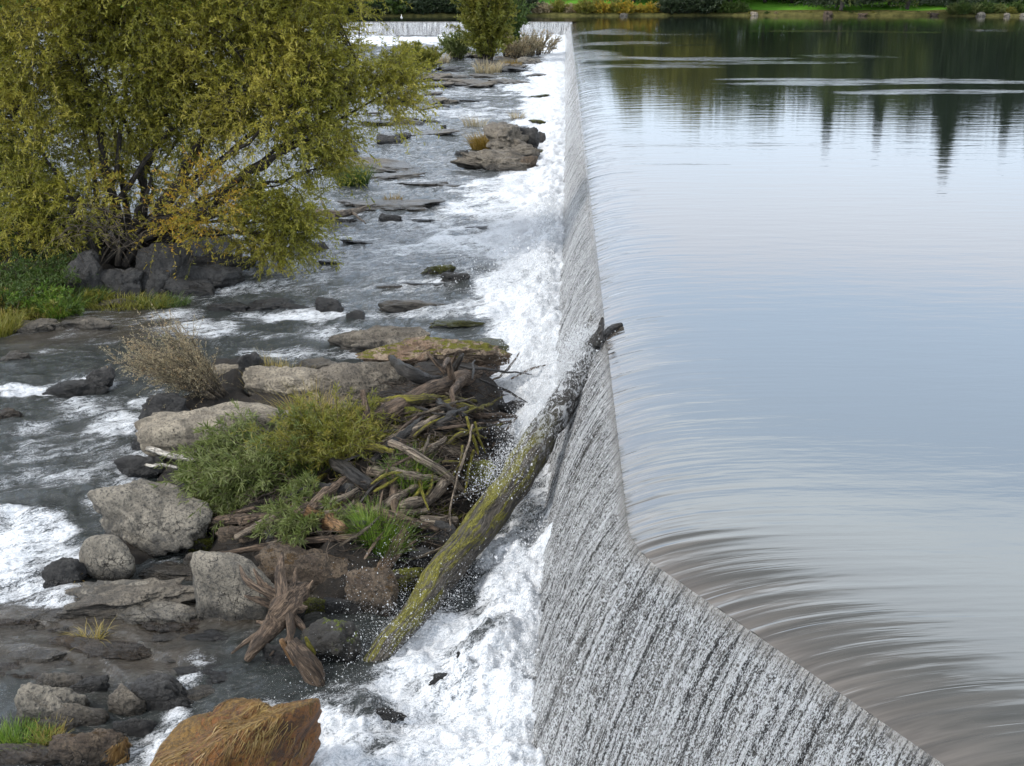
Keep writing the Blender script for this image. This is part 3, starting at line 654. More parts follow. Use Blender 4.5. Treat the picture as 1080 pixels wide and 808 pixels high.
for k, (x, y, w, h) in enumerate(LED):
    rock(x, y, w, h, .85, 'brown' if k % 2 else 'slab', ['flat ledge just under the brown shallows at the left edge', 'widest submerged ledge of the brown shallows', 'brown ledge step right below the cracked ledge', 'small ledge at the left edge of the shallows', 'ledge over which the shallows spill toward the oval boulder',
      'ledge above the light grey sloping boulder', 'wet ledge between pitted boulder and root wad'][k], lift=-.02, sink=3., wetl=.3, p=12)

from mathutils.kdtree import KDTree
L_ALG = mat_leaf('algae_strands', [(.05, .028, .010), (.12, .062, .018), (.22, .12, .035), (.30, .21, .07)], .15)
def algae(o, n, seed, lab, gate=-.02, top=1.):
    me = o.data; V = np.array([v.co for v in me.vertices]); Nn = np.array([v.normal for v in me.vertices]); kd = KDTree(len(V))
    for i, v in enumerate(V): kd.insert(v, i)
    kd.balance(); rng = np.random.default_rng(seed); zt = V[:, 2].max(); a = Acc(); nz = fbm(V * 2.2 + 3, 3)
    cand = np.where((V[:, 2] > -zt * .5) & (nz > gate) & (V[:, 2] < zt * top) & (Nn[:, 2] > -.1) & (Nn[:, 1] < .6))[0]
    for k in range(n):
        i = int(rng.choice(cand)); p = V[i].copy(); pts = []; L = rng.uniform(.10, .30); st_ = L / 6; side = rng.normal(0, .25, 3) + [-.55, -.2, 0]
        for q in range(7):
            _, j, _ = kd.find(p); nn_ = Nn[j]; base = p - nn_ * float(np.dot(p - V[j], nn_)); pts.append(base + nn_ * (.006 + .006 * math.sin(q)))
            d = np.array([0, 0, -1.]) + side; d -= nn_ * np.dot(d, nn_); d /= np.linalg.norm(d) + 1e-6; p = base + d * st_
        pts = np.array(pts); T = np.gradient(pts, axis=0); sd = np.cross(T, Nn[i]); sd /= np.linalg.norm(sd, axis=1)[:, None] + 1e-9; w_ = (np.linspace(1, .25, 7) * rng.uniform(.003, .007))[:, None]
        W_ = np.stack([pts - sd * w_, pts + sd * w_], 1).reshape(-1, 3); b = np.arange(6) * 2; a.add(W_, np.stack([b, b + 1, b + 3, b + 2], 1), tint=np.full(14, np.clip(.5 + nz[i] * .6 + rng.normal(0, .18), 0, 1)))
    c = a.mk('algae', L_ALG); c.parent = o; c['label'] = lab
for ob in list(bpy.data.objects):
    if ob.name == 'algae_rock': algae(ob, 1500, 3, 'golden brown algae strands hanging down the rock', .12)
    if ob.get('label', '').startswith('brown wet rock with orange algae'): algae(ob, 500, 4, 'orange algae strands at the foot of the rock', .05, .35)
rg = np.random.default_rng(404)
for k in range(26):
    x, y = rg.uniform(-5, 235), rg.uniform(642, 742); w = rg.uniform(36, 90)
    if 130 < x < 240 and y > 735: continue
    rock(x, y, w, w * rg.uniform(.12, .24), .55, ['slab', 'dark', 'brown', 'dark', 'slab'][k % 5], 'low wet ledge stone in the brown shallows of the lower left', group='wet ledge stones of the lower left shallows', p=14, strata=.05, rough=.10, lift=-.02)
# ------------------------------------------------------------------ driftwood
def crom(P, n):
    P = np.asarray(P, float); m = len(P); 
    if m == 2: t = np.linspace(0, 1, n)[:, None]; return P[0] * (1 - t) + P[1] * t
    Q = np.concatenate([[2 * P[0] - P[1]], P, [2 * P[-1] - P[-2]]]); out = []
    for t in np.linspace(0, m - 1 - 1e-6, n):
        i = int(t); f = t - i; a, b, c, d = Q[i:i + 4]
        out.append(.5 * (2 * b + (c - a) * f + (2 * a - 5 * b + 4 * c - d) * f * f + (3 * b - a - 3 * c + d) * f ** 3))
    return np.array(out)
def tube(P, r, sides=10, n=None, knob=.12, seed=0, wob=.0, caps=True):
    P = np.asarray(P, float); L = np.sum(np.linalg.norm(np.diff(P, axis=0), axis=1))
    r = np.asarray(r, float); n = n or int(max(5, min(90, L / max(.02, r.max() * .45))))
    C_ = crom(P, n); rr = np.interp(np.linspace(0, 1, n), np.linspace(0, 1, len(r)), r)
    if wob: C_ = C_ + np.stack([vn(np.stack([C_[:, 0] * 2.5 + seed, C_[:, 1] * 2.5, C_[:, 2] * 2.5 + 7 * k], 1)) for k in range(3)], 1) * wob
    T = np.gradient(C_, axis=0); T /= np.linalg.norm(T, axis=1)[:, None] + 1e-9
    up = np.array([0, 0, 1.]) if abs(T[:, 2]).mean() < .8 else np.array([1., 0, 0])
    A = np.cross(T, up); A /= np.linalg.norm(A, axis=1)[:, None] + 1e-9; B = np.cross(T, A)
    th = np.linspace(0, 2 * math.pi, sides, endpoint=False); l = np.concatenate([[0], np.cumsum(np.linalg.norm(np.diff(C_, axis=0), axis=1))])
    ct, sn = np.cos(th), np.sin(th)
    LL = np.repeat(l, sides); cc = np.tile(ct, n); ss = np.tile(sn, n); RR = np.repeat(rr, sides)
    q = np.stack([LL / (RR + .02) * .5 + seed, cc * 1.3, ss * 1.3], 1)
    k = 1 + knob * fbm(q, 3) * 1.2
    V = np.repeat(C_, sides, 0) + (np.repeat(A, sides, 0) * cc[:, None] + np.repeat(B, sides, 0) * ss[:, None]) * (RR * k)[:, None]
    fl = np.stack([LL + seed, cc * RR, ss * RR], 1)
    i = np.arange((n - 1) * sides); a = i; b = (i // sides) * sides + (i % sides + 1) % sides
    f = np.stack([a, b, b + sides, a + sides], 1); fs = [f]
    if caps:
        V = np.concatenate([V, [C_[0] - T[0] * rr[0] * .15, C_[-1] + T[-1] * rr[-1] * .15]]); fl = np.concatenate([fl, [fl[0], fl[-1]]]); k0 = n * sides
        j = np.arange(sides); fs.append(np.stack([j * 0 + k0, (j + 1) % sides, j], 1)); fs.append(np.stack([j * 0 + k0 + 1, (n - 1) * sides + j, (n - 1) * sides + (j + 1) % sides], 1))
    return V, fs, fl
lc = [0]
def wood(pts, r, mat, label, name='driftwood', cat='driftwood', sides=12, knob=.14, wob=.03, twigs=(), group=None):
    """pts: (px, py, height above ground); r in metres"""
    lc[0] += 1; P = [G(x, y, h) for x, y, h in pts]
    a = Acc(); V, f, fl = tube(P, r, sides, None, knob, lc[0] * 3.1, wob); a.add(V, f, fl=fl)
    P0 = np.mean(V, 0)
    o = a.mk(name, W[mat], loc=tuple(P0)); tag(o, label, cat, group)
    for k, (tp, tr) in enumerate(twigs):
        Q = [G(x, y, h) for x, y, h in tp]; V, f, fl = tube(Q, tr, 8, None, knob, lc[0] * 3.1 + k, wob); 
        b = Acc(); b.add(V - P0, f, fl=fl); c = b.mk('branch_stub', W[mat]); c.parent = o
    return o
# the great mossy log leaning from the crest into the chute
def PZ(px, py, z): return U(px, py, z)
logP = [PZ(392, 705, -3.2), PZ(455, 622, -2.75), PZ(520, 535, -2.15), PZ(575, 455, -1.45), PZ(612, 392, -.85), PZ(632, 356, -.38)]
a = Acc(); V, f, fl = tube(logP, [.16, .23, .28, .27, .20, .13], 28, 90, .10, 4., .05); a.add(V, f, fl=fl)
LOG = a.mk('mossy_log', W['mosslog'], loc=tuple(np.mean(V, 0))); tag(LOG, 'great mossy log leaning from the weir crest down into the foam', 'log')
def logpart(pts, r, mat='dark', sides=14, name='broken_limb'):
    V, f, fl = tube(pts, r, sides, 22, .45, 9., .05); b = Acc(); b.add(V - np.array(LOG.location), f, fl=fl); c = b.mk(name, W[mat]); c.parent = LOG
logpart([PZ(626, 368, -.45), PZ(631, 352, -.2), PZ(634, 335, .05)], [.11, .07, .02], 'dark')
logpart([PZ(628, 368, -.45), PZ(640, 350, -.22), PZ(655, 341, -.13)], [.09, .07, .05], 'dark')
0 and logpart([PZ(600, 400, -.75), PZ(588, 400, -.65), PZ(568, 412, -.8)], [.09, .05, .012], 'dark')

wood([(385, 446, .12), (430, 425, .2), (485, 400, .25), (522, 388, .2)], [.17, .19, .18, .12], 'brown', 'thick brown log with a broken root end lying behind the leafy bush', sides=20, knob=.1,
     twigs=[([(478, 402, .3), (472, 380, .75), (468, 388, .9)], [.07, .06, .03]), ([(490, 398, .3), (478, 412, .3), (480, 432, .15)], [.06, .06, .03]), ([(470, 395, .35), (450, 372, .7)], [.05, .03]), ([(470, 392, .35), (484, 370, .9)], [.05, .025])])
wood([(408, 374, .55), (425, 388, .5), (440, 398, .35), (462, 402, .2)], [.05, .11, .13, .09], 'dark', 'curved dark slab of driftwood pointing up behind the brown log', sides=16)
wood([(480, 392, .35), (484, 378, .75), (487, 372, .9)], [.06, .05, .03], 'dark', 'short dark stake standing up at the end of the brown log')
wood([(382, 470, .1), (384, 440, .5), (383, 412, .95)], [.09, .08, .04], 'brown', 'upright broken stump at the near end of the brown log', sides=14, knob=.3)
wood([(412, 466, .35), (440, 480, .3), (468, 500, .22), (494, 522, .15)], [.06, .07, .075, .05], 'grey', 'bare grey brown branch slanting across the mossy tangle', sides=12)
wood([(412, 470, .1), (416, 510, .2), (420, 550, .15), (436, 585, .1)], [.07, .07, .075, .05], 'brown', 'peeling branch running down between two grass tufts')
wood([(500, 450, .45), (490, 480, .5), (478, 520, .5), (474, 558, .3)], [.02, .024, .022, .012], 'grey', 'thin crooked twig hanging in front of the short cut log', sides=7)
wood([(444, 550, .12), (482, 550, .12)], [.10, .10], 'grey', 'short cut log with a mossy top left of the great log', sides=18, knob=.06)
wood([(232, 584, .5), (270, 578, .42), (320, 572, .35), (376, 566, .25)], [.04, .05, .055, .05], 'brown', 'thin brown branch lying over the long brown boulder', sides=10)
wood([(322, 538, .3), (345, 550, .28), (362, 560, .2)], [.12, .14, .08], 'orange', 'split orange brown chunk of wood under the willow bush', sides=9, knob=.3)
wood([(352, 488, .35), (372, 500, .3), (392, 512, .2)], [.10, .12, .09], 'dark', 'black rotten log end below the olive bush', sides=14, knob=.25)
wood([(152, 472, .42), (180, 480, .42), (205, 486, .3)], [.05, .055, .04], 'white', 'larger bleached white board on the rock left of the bush', sides=6, knob=.1)
wood([(153, 490, .32), (172, 491, .32), (188, 493, .3)], [.028, .03, .025], 'white', 'small bleached stick below the larger white board', sides=8)
wood([(200, 512, .3), (215, 500, .35), (245, 492, .3)], [.04, .06, .05], 'grey', 'grey driftwood stub at the left end of the willow bush', sides=10)
wood([(195, 540, .3), (230, 542, .3), (268, 536, .2)], [.03, .045, .03], 'brown', 'brown stick poking out under the willow bush', sides=8)
wood([(400, 610, .1), (418, 575, .25), (428, 560, .3)], [.09, .11, .06], 'brown', 'weathered stump leaning beside the bright grass tuft', sides=12, knob=.3)
wood([(335, 222, .2), (352, 226, .25), (372, 223, .2), (384, 221, .1)], [.10, .14, .12, .06], 'grey', 'long pale driftwood log with roots on the low ledge', twigs=[([(372, 224, .2), (386, 236, .2)], [.06, .02]), ([(352, 228, .2), (352, 244, .1)], [.05, .02]), ([(376, 222, .2), (396, 215, .25)], [.05, .02]), ([(345, 224, .2), (338, 210, .4)], [.05, .02])])
for k, (x, y0, y1) in enumerate([(250, 270, 252), (273, 274, 238), (296, 278, 262), (266, 276, 262)]):
    wood([(x, y0, 0.02), (x + 2, (y0 + y1) / 2, .35), (x + (-3, 2, 3, -4)[k], y1, .75)], [.11, .09, .03], 'white', ['short white snag left of the tallest one at the willow edge', 'tallest white snag standing in the water below the willow', 'rightmost white snag by the drooping willow branches', 'small white snag leaning on the tallest one'][k], name='snag', cat='snag', sides=8, knob=.35)
# mossy sticks
rg = np.random.default_rng(21)
MS = [((478, 452), (512, 462)), ((482, 462), (520, 450)), ((492, 440), (505, 480)), ((470, 470), (500, 452)), ((498, 455), (540, 443)), ((505, 432), (530, 418)), ((478, 440), (520, 426)), ((488, 470), (476, 505)), ((500, 445), (512, 478)), ((466, 488), (490, 489)),
      ((395, 520), (420, 503)), ((392, 512), (424, 498)), ((440, 495), (452, 540)), ((455, 500), (446, 530)), ((500, 475), (490, 520)), ((436, 460), (470, 440)), ((430, 530), (448, 508))]
MSL = ['lowest', 'thick forked', 'steep', 'short', 'long bright', 'upper', 'gently rising', 'drooping', 'crossing', 'level', 'bent', 'forked pale', 'thin dark', 'curled', 'hanging', 'topmost left', 'small']
for k, ((x0, y0), (x1, y1)) in enumerate(MS):
    wood([(x0, y0, .25 + .1 * (k % 3)), ((x0 + x1) / 2 + rg.uniform(-4, 4), (y0 + y1) / 2 + rg.uniform(-4, 4), .34), (x1, y1, .3)], [.025, .036, .015], 'moss', MSL[k] + ' yellow green mossy branch in the tangle left of the great log', name='mossy_branch', cat='branch', sides=8, group='mossy branches of the driftwood pile')
BR = [((400, 500), (455, 470)), ((455, 385), (560, 395)), ((430, 440), (500, 420)), ((440, 455), (540, 445)), ((395, 455), (450, 450)), ((470, 415), (530, 440)), ((450, 432), (420, 455)), ((380, 530), (405, 505)), ((430, 590), (470, 575)), ((540, 400), (575, 385)), ((505, 400), (560, 425)), ((465, 530), (500, 520)), ((440, 570), (410, 600)), ((500, 380), (498, 400)),
      ((300, 560), (350, 520)), ((250, 560), (300, 545)), ((290, 530), (330, 512)), ((360, 575), (400, 545)), ((410, 490), (400, 540)), ((340, 500), (380, 480)), ((520, 402), (548, 372)), ((385, 590), (405, 560)), ((430, 470), (460, 500)), ((455, 455), (445, 480)), ((520, 470), (545, 440)), ((425, 425), (470, 437))]
for k, ((x0, y0), (x1, y1)) in enumerate(BR):
    wood([(x0, y0, .2), ((x0 + x1) / 2 + rg.uniform(-2, 2), (y0 + y1) / 2 + rg.uniform(-2, 2), .32), (x1, y1, .35)], [.02, .03, .015], ['brown', 'dark', 'twig'][k % 3], 'loose brown stick in the driftwood pile below the weir', name='stick', cat='stick', sides=7, group='loose sticks in the driftwood pile')
rg = np.random.default_rng(88)
for k in range(34):
    x, y = rg.normal(440, 40), rg.normal(490, 50)
    if k > 20: x, y = rg.normal(335, 45), rg.normal(548, 14)
    an = rg.uniform(-.6, .9); L = rg.uniform(20, 55)
    if x + L * .5 > 560 - (y - 400) * .62: x -= 60
    wood([(x - L * math.cos(an), y + L * math.sin(an), .12), (x, y + rg.uniform(-2, 2), rg.uniform(.15, .3)), (x + L * math.cos(an), y - L * math.sin(an), .25)], [rg.uniform(.05, .09), rg.uniform(.06, .11), .04], ['grey', 'brown', 'grey', 'moss', 'dark'][k % 5], 'broken limb lying in the dark driftwood pile', name='broken_limb', cat='branch', sides=9, knob=.3, group='broken limbs in the driftwood pile')
# fine twigs, uncountable
a = Acc(); 
for k in range(1900):
    px, py = (rg.normal(455, 42), rg.normal(470, 52)) if k % 3 else (rg.normal(340, 60), rg.normal(545, 22))
    g0 = G(px, py, 0) ; 
    if land(np.array([g0[0]]), np.array([g0[1]]))[0] < zr1(g0[0], g0[1]) + .05: continue
    if g0[0] > XB(g0[1]) - 1.9 : continue
    an = rg.uniform(0, 6.28); L = rg.uniform(.15, .6); dv = np.array([math.cos(an), math.sin(an), rg.uniform(-.1, .5)]) * L / 2
    c = g0 + [0, 0, rg.uniform(.03, .3)]
    V, f, fl = tube([c - dv, c + rg.normal(0, .04, 3), c + dv], [.006, .009, .003], 4, 6, 0, k, 0, False); a.add(V, f, fl=fl)
tag(a.mk('twigs', W['pile']), 'mass of thin dead twigs woven through the driftwood pile', 'twigs', kind='stuff')
# root wad
root = empty('root_wad', tuple(G(292, 668, .05)), 'weathered root wad with clawed roots beside the orange rock', 'root wad')
c0 = G(300, 640, .55)
def rw(pts, r, name, s=12, knob=.25):
    V, f, fl = tube(pts, r, s, None, knob, rg.uniform(0, 50), .03); b = Acc(); b.add(V, f, fl=fl); b.mk(name, W['brown'], parent=root)
rw([G(262, 695, .05), G(275, 678, .25), G(292, 655, .4), c0, G(318, 618, .55)], [.05, .10, .16, .20, .12], 'trunk', 18, .35)
for x, y, h, r0 in [(252, 597, .95, .05), (268, 600, .9, .06), (296, 583, 1.05, .08), (312, 598, .85, .05), (258, 628, .7, .05), (325, 640, .5, .07), (330, 612, .7, .06), (272, 655, .4, .06), (305, 690, .15, .07), (325, 672, .25, .06), (243, 690, .1, .05), (285, 692, .12, .05), (280, 615, .8, .05)]:
    e = G(x, y, h); md = c0 * .5 + e * .5 + rg.normal(0, .07, 3); rw([c0 + rg.normal(0, .05, 3), md, e], [r0 * 1.5, r0, r0 * .3], 'root', 9)
st_ = empty('log_stub', tuple(G(318, 705, .0)), 'split shaggy log stub standing between root wad and orange rock', 'log')
def ws(pts, r, mt, nm):
    V, f, fl = tube(pts, r, 12, None, .3, 3., .02); b = Acc(); b.add(V, f, fl=fl); b.mk(nm, W[mt], parent=st_)
ws([G(338, 722, -.1), G(325, 700, .2), G(306, 678, .45)], [.14, .14, .10], 'brown', 'trunk')
ws([G(312, 700, .1), G(296, 675, .5)], [.05, .03], 'orange', 'splinter'); ws([G(330, 690, .2), G(322, 672, .5)], [.05, .02], 'moss', 'splinter')

# ------------------------------------------------------------------ plants
def shoots(acc_s, acc_l, P0, Dr, L, droop, nl, ll, lw, rng, K=6, rs=.006, tb=(0., 1.), spread=.9, t0=.15, hang=.0):
    n = len(P0); t = np.linspace(0, 1, K)
    L = np.broadcast_to(L, n); droop = np.broadcast_to(droop, n)
    C_ = P0[:, None] + Dr[:, None] * (L[:, None] * t)[..., None]; C_[:, :, 2] -= (droop * L)[:, None] * t ** 2
    if acc_s is not None and rs:
        T = np.gradient(C_, axis=1); T /= np.linalg.norm(T, axis=2)[..., None] + 1e-9
        A = np.cross(T, np.array([.3, .2, 1.])); A /= np.linalg.norm(A, axis=2)[..., None] + 1e-9; B = np.cross(T, A)
        V = []
        for k in range(3):
            th = k * 2.094; V.append(C_ + (A * math.cos(th) + B * math.sin(th)) * (rs * (1 - .75 * t))[None, :, None])
        V = np.stack(V, 2).reshape(-1, 3); i = np.arange(n * (K - 1)); s_ = i // (K - 1); k = i % (K - 1); b = (s_ * K + k) * 3
        f = np.concatenate([np.stack([b + j, b + (j + 1) % 3, b + 3 + (j + 1) % 3, b + 3 + j], 1) for j in range(3)])
        acc_s.add(V, f, fl=np.stack([V[:, 2], V[:, 0] * .1, V[:, 1] * .1], 1))
    if nl:
        m = n * nl; si = np.repeat(np.arange(n), nl); tt = rng.uniform(t0, 1, m)
        ba = P0[si] + Dr[si] * (L[si] * tt)[:, None]; ba[:, 2] -= droop[si] * L[si] * tt ** 2
        tn = Dr[si].copy(); tn[:, 2] -= 2 * droop[si] * tt
        tn /= np.linalg.norm(tn, axis=1)[:, None]
        d = tn * rng.uniform(.3, 1., m)[:, None] + rng.normal(size=(m, 3)) * spread * .6; d[:, 2] -= hang
        d /= np.linalg.norm(d, axis=1)[:, None]
        sd = np.cross(d, rng.normal(size=(m, 3))); sd /= np.linalg.norm(sd, axis=1)[:, None]
        l = ll * rng.uniform(.6, 1.25, m); w = lw * rng.uniform(.7, 1.2, m)
        up = np.cross(d, sd) * (w * .3)[:, None]
        V = np.stack([ba, ba + d * (l * .45)[:, None] + sd * w[:, None] * .5 + up, ba + d * l[:, None], ba + d * (l * .45)[:, None] - sd * w[:, None] * .5 + up], 1).reshape(-1, 3)
        tint = np.clip(np.repeat(rng.uniform(tb[0], tb[1], n), nl) * .6 + rng.uniform(tb[0], tb[1], m) * .4, 0, 1)
        acc_l.add(V, np.arange(m * 4).reshape(-1, 4), tint=np.repeat(tint, 4))
def grass(center, n, rad_, h, mat, label, lean=(0, 0), w=.012, spread=.5, name='grass_tuft', rng=None, group=None, droop=.6, cat='grass tuft', onland=True):
    rng = rng or np.random.default_rng(int(center[0] * 977 + center[1] * 131) % 99999)
    r = np.sqrt(rng.uniform(0, 1, n)) * 1.; th = rng.uniform(0, 6.283, n)
    B = np.stack([center[0] + r * np.cos(th) * rad_[0], center[1] + r * np.sin(th) * rad_[1], np.zeros(n)], 1)
    gzv = np.maximum(land(B[:, 0], B[:, 1]), zr(B[:, 0], B[:, 1])); B[:, 2] = gzv * .0 + np.maximum(gzv - .03, center[2] - .12) if onland else center[2] - .02
    hh = h * rng.uniform(.45, 1.1, n); az = rng.uniform(0, 6.283, n); sp = rng.uniform(0, spread, n)
    Dv = np.stack([np.cos(az) * sp + lean[0] + np.cos(th) * r * .3, np.sin(az) * sp + lean[1] + np.sin(th) * r * .3, np.ones(n)], 1)
    Dv /= np.linalg.norm(Dv, axis=1)[:, None]; K = 5; t = np.linspace(0, 1, K)
    C_ = B[:, None] + Dv[:, None] * (hh[:, None] * t)[..., None]; hz = Dv * [1, 1, 0]
    C_ += hz[:, None] * (hh[:, None] * t ** 2 * droop)[..., None]; C_[:, :, 2] -= (hh * droop * .55)[:, None] * t ** 2.2 * rng.uniform(.3, 1.2, n)[:, None]
    sd = np.stack([-np.sin(az), np.cos(az), np.zeros(n)], 1); wv = w * (1 - t) ** .7 * .5 + .0008
    V = np.stack([C_ - sd[:, None] * wv[None, :, None], C_ + sd[:, None] * wv[None, :, None]], 2).reshape(-1, 3)
    i = np.arange(n * (K - 1)); s_ = i // (K - 1); k = i % (K - 1); b = (s_ * K + k) * 2; f = np.stack([b, b + 1, b + 3, b + 2], 1)
    tint = np.repeat(rng.uniform(0, 1, n), K * 2) * .7 + np.tile(np.repeat(t, 2), n) * .3
    o = mk(name, V - center, f, mat, at={'tint': tint}); o.location = center; tag(o, label, cat, group); return o
M = lambda px, c: px * depth(c) / F
def gr(px, py, rx, ry, h, n, mat, label, **k):
    c = G(px, py, .0); return grass(c, n, (M(rx, c), M(ry, c) / .4), M(h, c), mat, label, **k)
gr(402, 580, 20, 12, 46, 1500, L_GRA, 'bright green grass tuft in front of the short cut log', w=.010, spread=.5)
gr(455, 470, 22, 9, 18, 500, L_OLV, 'mossy grass hanging in the tangle under the yellow branches', w=.01, droop=1.2)
gr(470, 545, 12, 6, 16, 260, L_OLV, 'small olive moss tuft beside the short cut log', w=.01, droop=1.2)
gr(395, 470, 14, 8, 34, 300, L_OLV, 'olive blades at the foot of the upright broken stump', w=.01)
gr(432, 510, 18, 10, 32, 900, L_GRA, 'small mossy green grass tuft under the bare grey branch', w=.01)
gr(212, 503, 22, 7, 20, 700, L_GRA, 'short bright grass patch by the bleached wood', w=.010)
gr(18, 784, 34, 8, 26, 900, L_GRA, 'green grass tuft on the bottom left rocks', w=.012)
gr(52, 782, 12, 8, 24, 400, L_GDY, 'yellow green grass clump at the right of the bottom left tuft', w=.010)
gr(300, 400, 30, 8, 24, 500, L_GDY, 'yellow grass on the pale rock behind the bush', w=.009)
gr(275, 408, 20, 6, 14, 260, L_GDY, 'short dry grass left of the yellow grass on the pale rock', w=.009)
gr(376, 535, 6, 4, 26, 60, L_SBW, 'small leafy seedling between the black log and the bright tuft', w=.02, spread=.9)
gr(325, 500, 34, 14, 62, 420, L_GRA, 'long bright green blades rising through the willow bush', w=.014, lean=(-.3, -.1), spread=.7)
gr(255, 470, 24, 8, 30, 260, L_GRA, 'green blades between the pale boulder and the willow bush', w=.012, spread=.7)
gr(330, 445, 26, 9, 50, 420, L_GDY, 'tall yellow green blades behind the olive bush', w=.012, lean=(-.1, 0), spread=.45)
gr(78, 614, 6, 3, 22, 24, L_RST, 'wilted rusty plant beside the round grey boulder', w=.02, droop=1.4)
gr(98, 676, 12, 3, 34, 90, L_GDY, 'dry yellow weeds standing in the brown shallows', w=.014, droop=1.)
gr(93, 640, 4, 2, 26, 30, L_RST, 'dry brown stalks in front of the cracked ledge', w=.014)
gr(518, 158, 20, 5, 26, 700, L_RST, 'rusty green grass clump on the island by the weir', w=.035)
gr(545, 126, 6, 2, 14, 90, L_DRY, 'pale dry grass on top of the tan peak rock', w=.03)
gr(501, 133, 12, 3, 18, 160, L_DRY, 'thin grey dry weed behind the rusty grass', w=.02)
gr(415, 214, 10, 2, 14, 100, L_RST, 'small rusty grass on the low flat ledge', w=.03)
gr(372, 195, 16, 6, 34, 500, L_GRN, 'green reeds hanging at the right foot of the willow', w=.03)
gr(515, 77, 14, 3, 20, 200, L_DRY, 'pale dry grass under the upright shrub', w=.05)
gr(540, 71, 10, 2, 12, 150, L_RST, 'rusty grass right of the upright shrub', w=.05)
gr(462, 66, 14, 3, 16, 150, L_DRY, 'dry grass between the two island shrubs', w=.05)
# bank vegetation
gr(40, 312, 70, 22, 16, 3000, L_GRN, 'green weeds covering the bank below the willow', w=.03, spread=.9, name='bank_weeds', cat='weeds')
gr(20, 325, 60, 12, 14, 1300, L_GDY, 'lighter green grass on the left bank', w=.025, spread=.8)
gr(62, 332, 16, 7, 30, 600, L_GRA, 'grass tuft hanging over the grey bank rock', w=.02, droop=1.1)
gr(5, 350, 14, 10, 26, 600, L_OLV, 'tuft at the left edge above the dark pool', w=.02)
gr(130, 322, 50, 10, 18, 900, L_OLV, 'mossy olive grass below the dark boulders', w=.02, droop=1.)
gr(170, 320, 30, 8, 14, 500, L_GRN, 'dark green moss grass at the pool edge', w=.02, droop=1.)

rgp = np.random.default_rng(77)
def shrub(name, px, py, label, cat, mats, nst, spreadv, L, droop, nl, ll, lw, rng, lean=(0, 0), tb=(0, 1), rbase=.15, sub=4, hgt=0., rs=.008, group=None, upz=1.):
    c = G(px, py, 0); root = empty(name, tuple(c), label, cat, group); a_s, a_l = Acc(), Acc()
    az = rng.uniform(0, 6.283, nst); sp = np.sqrt(rng.uniform(0, 1, nst)) * spreadv
    D0 = np.stack([np.cos(az) * sp + lean[0], np.sin(az) * sp + lean[1], np.full(nst, upz)], 1); D0 /= np.linalg.norm(D0, axis=1)[:, None]
    P0 = c + np.stack([np.cos(az) * rbase * rng.uniform(0, 1, nst), np.sin(az) * rbase * rng.uniform(0, 1, nst), np.full(nst, -.05)], 1)
    Ls = L * rng.uniform(.65, 1.1, nst)
    shoots(a_s, a_l, P0, D0, Ls, droop, nl, ll, lw, rng, 7, rs * 1.6, tb, t0=.1)
    si = np.repeat(np.arange(nst), sub); t = rng.uniform(.1, .95, len(si))
    B = P0[si] + D0[si] * (Ls[si] * t)[:, None]; B[:, 2] -= droop * Ls[si] * t ** 2
    D1 = D0[si] + rng.normal(0, .42, (len(si), 3)); D1 /= np.linalg.norm(D1, axis=1)[:, None]
    shoots(a_s, a_l, B, D1, L * .38 * rng.uniform(.6, 1.1, len(si)), droop, nl, ll, lw, rng, 5, rs * .8, tb, t0=.1)
    a_s.mk('stems', mats[0], parent=root); a_l.mk('leaves', mats[1], parent=root, smooth=False); return root
# dry shrub leaning left over the pool
shrub('dry_shrub', 228, 415, 'dry straw coloured shrub leaning left over the dark pool', 'shrub', (W['twig'], L_DRY), 70, .6, 2.0, .12, 19, .055, .015, rgp, lean=(-.95, .0), sub=9, rs=.007, rbase=.3, upz=.85)
shrub('bare_stem', 205, 400, 'taller bleached stem with grey leaves rising from the dry shrub', 'shrub', (W['grey'], L_SBW), 3, .1, 1.6, .0, 12, .07, .015, rgp, lean=(-.42, 0), sub=3, rs=.01)
# leafy sandbar willow and olive bush
shrub('willow_bush', 300, 500, 'leafy grey green willow bush drooping left over the rocks', 'bush', (W['twig'], L_SBW), 64, 1.0, 1.9, .42, 22, .15, .024, rgp, lean=(-.7, -.3), sub=6, rbase=.6, rs=.006)
shrub('willow_bush', 262, 520, 'low drooping part of willow growth hanging beside the big angular boulder', 'bush', (W['twig'], L_SBW), 40, .9, 1.5, .85, 22, .15, .024, rgp, lean=(-.4, -.4), sub=5, rbase=.3, rs=.006)
shrub('willow_bush', 330, 545, 'green willow growth spilling over the orange brown wood', 'bush', (W['twig'], L_SBW), 36, .9, 1.1, .6, 20, .14, .024, rgp, lean=(-.5, -.3), sub=4, rbase=.3, rs=.006)
shrub('olive_bush', 355, 485, 'olive yellow leafy bush in front of the brown log', 'bush', (W['twig'], L_OLV), 80, .9, 1.55, .38, 22, .12, .02, rgp, lean=(-.15, -.1), sub=6, rbase=.35, rs=.006)
for k, (x, y, L_, mt) in enumerate([(10, 300, 1.0, L_GRN), (35, 318, .8, L_GRA), (60, 300, .9, L_GRN), (22, 335, .7, L_OLV), (85, 318, .6, L_OLV), (60, 330, .6, L_GRN), (0, 322, .9, L_GRN), (45, 290, 1.1, L_GRN)]):
    shrub('weed_clump', x, y, 'leafy weed clump ' + ['under the left willow branches', 'of lighter green above the flat grey rocks', 'before the leftmost dark boulder', 'with olive leaves at the water edge', 'with olive leaves beside the dark boulders', 'hanging over the rounded bank rock', 'at the left edge of the bank', 'tallest on the shaded bank'][k], 'weeds', (W['twig'], mt), 34, 1., L_, .4, 12, .12, .035, rgp, sub=3, rbase=.6, rs=.006)
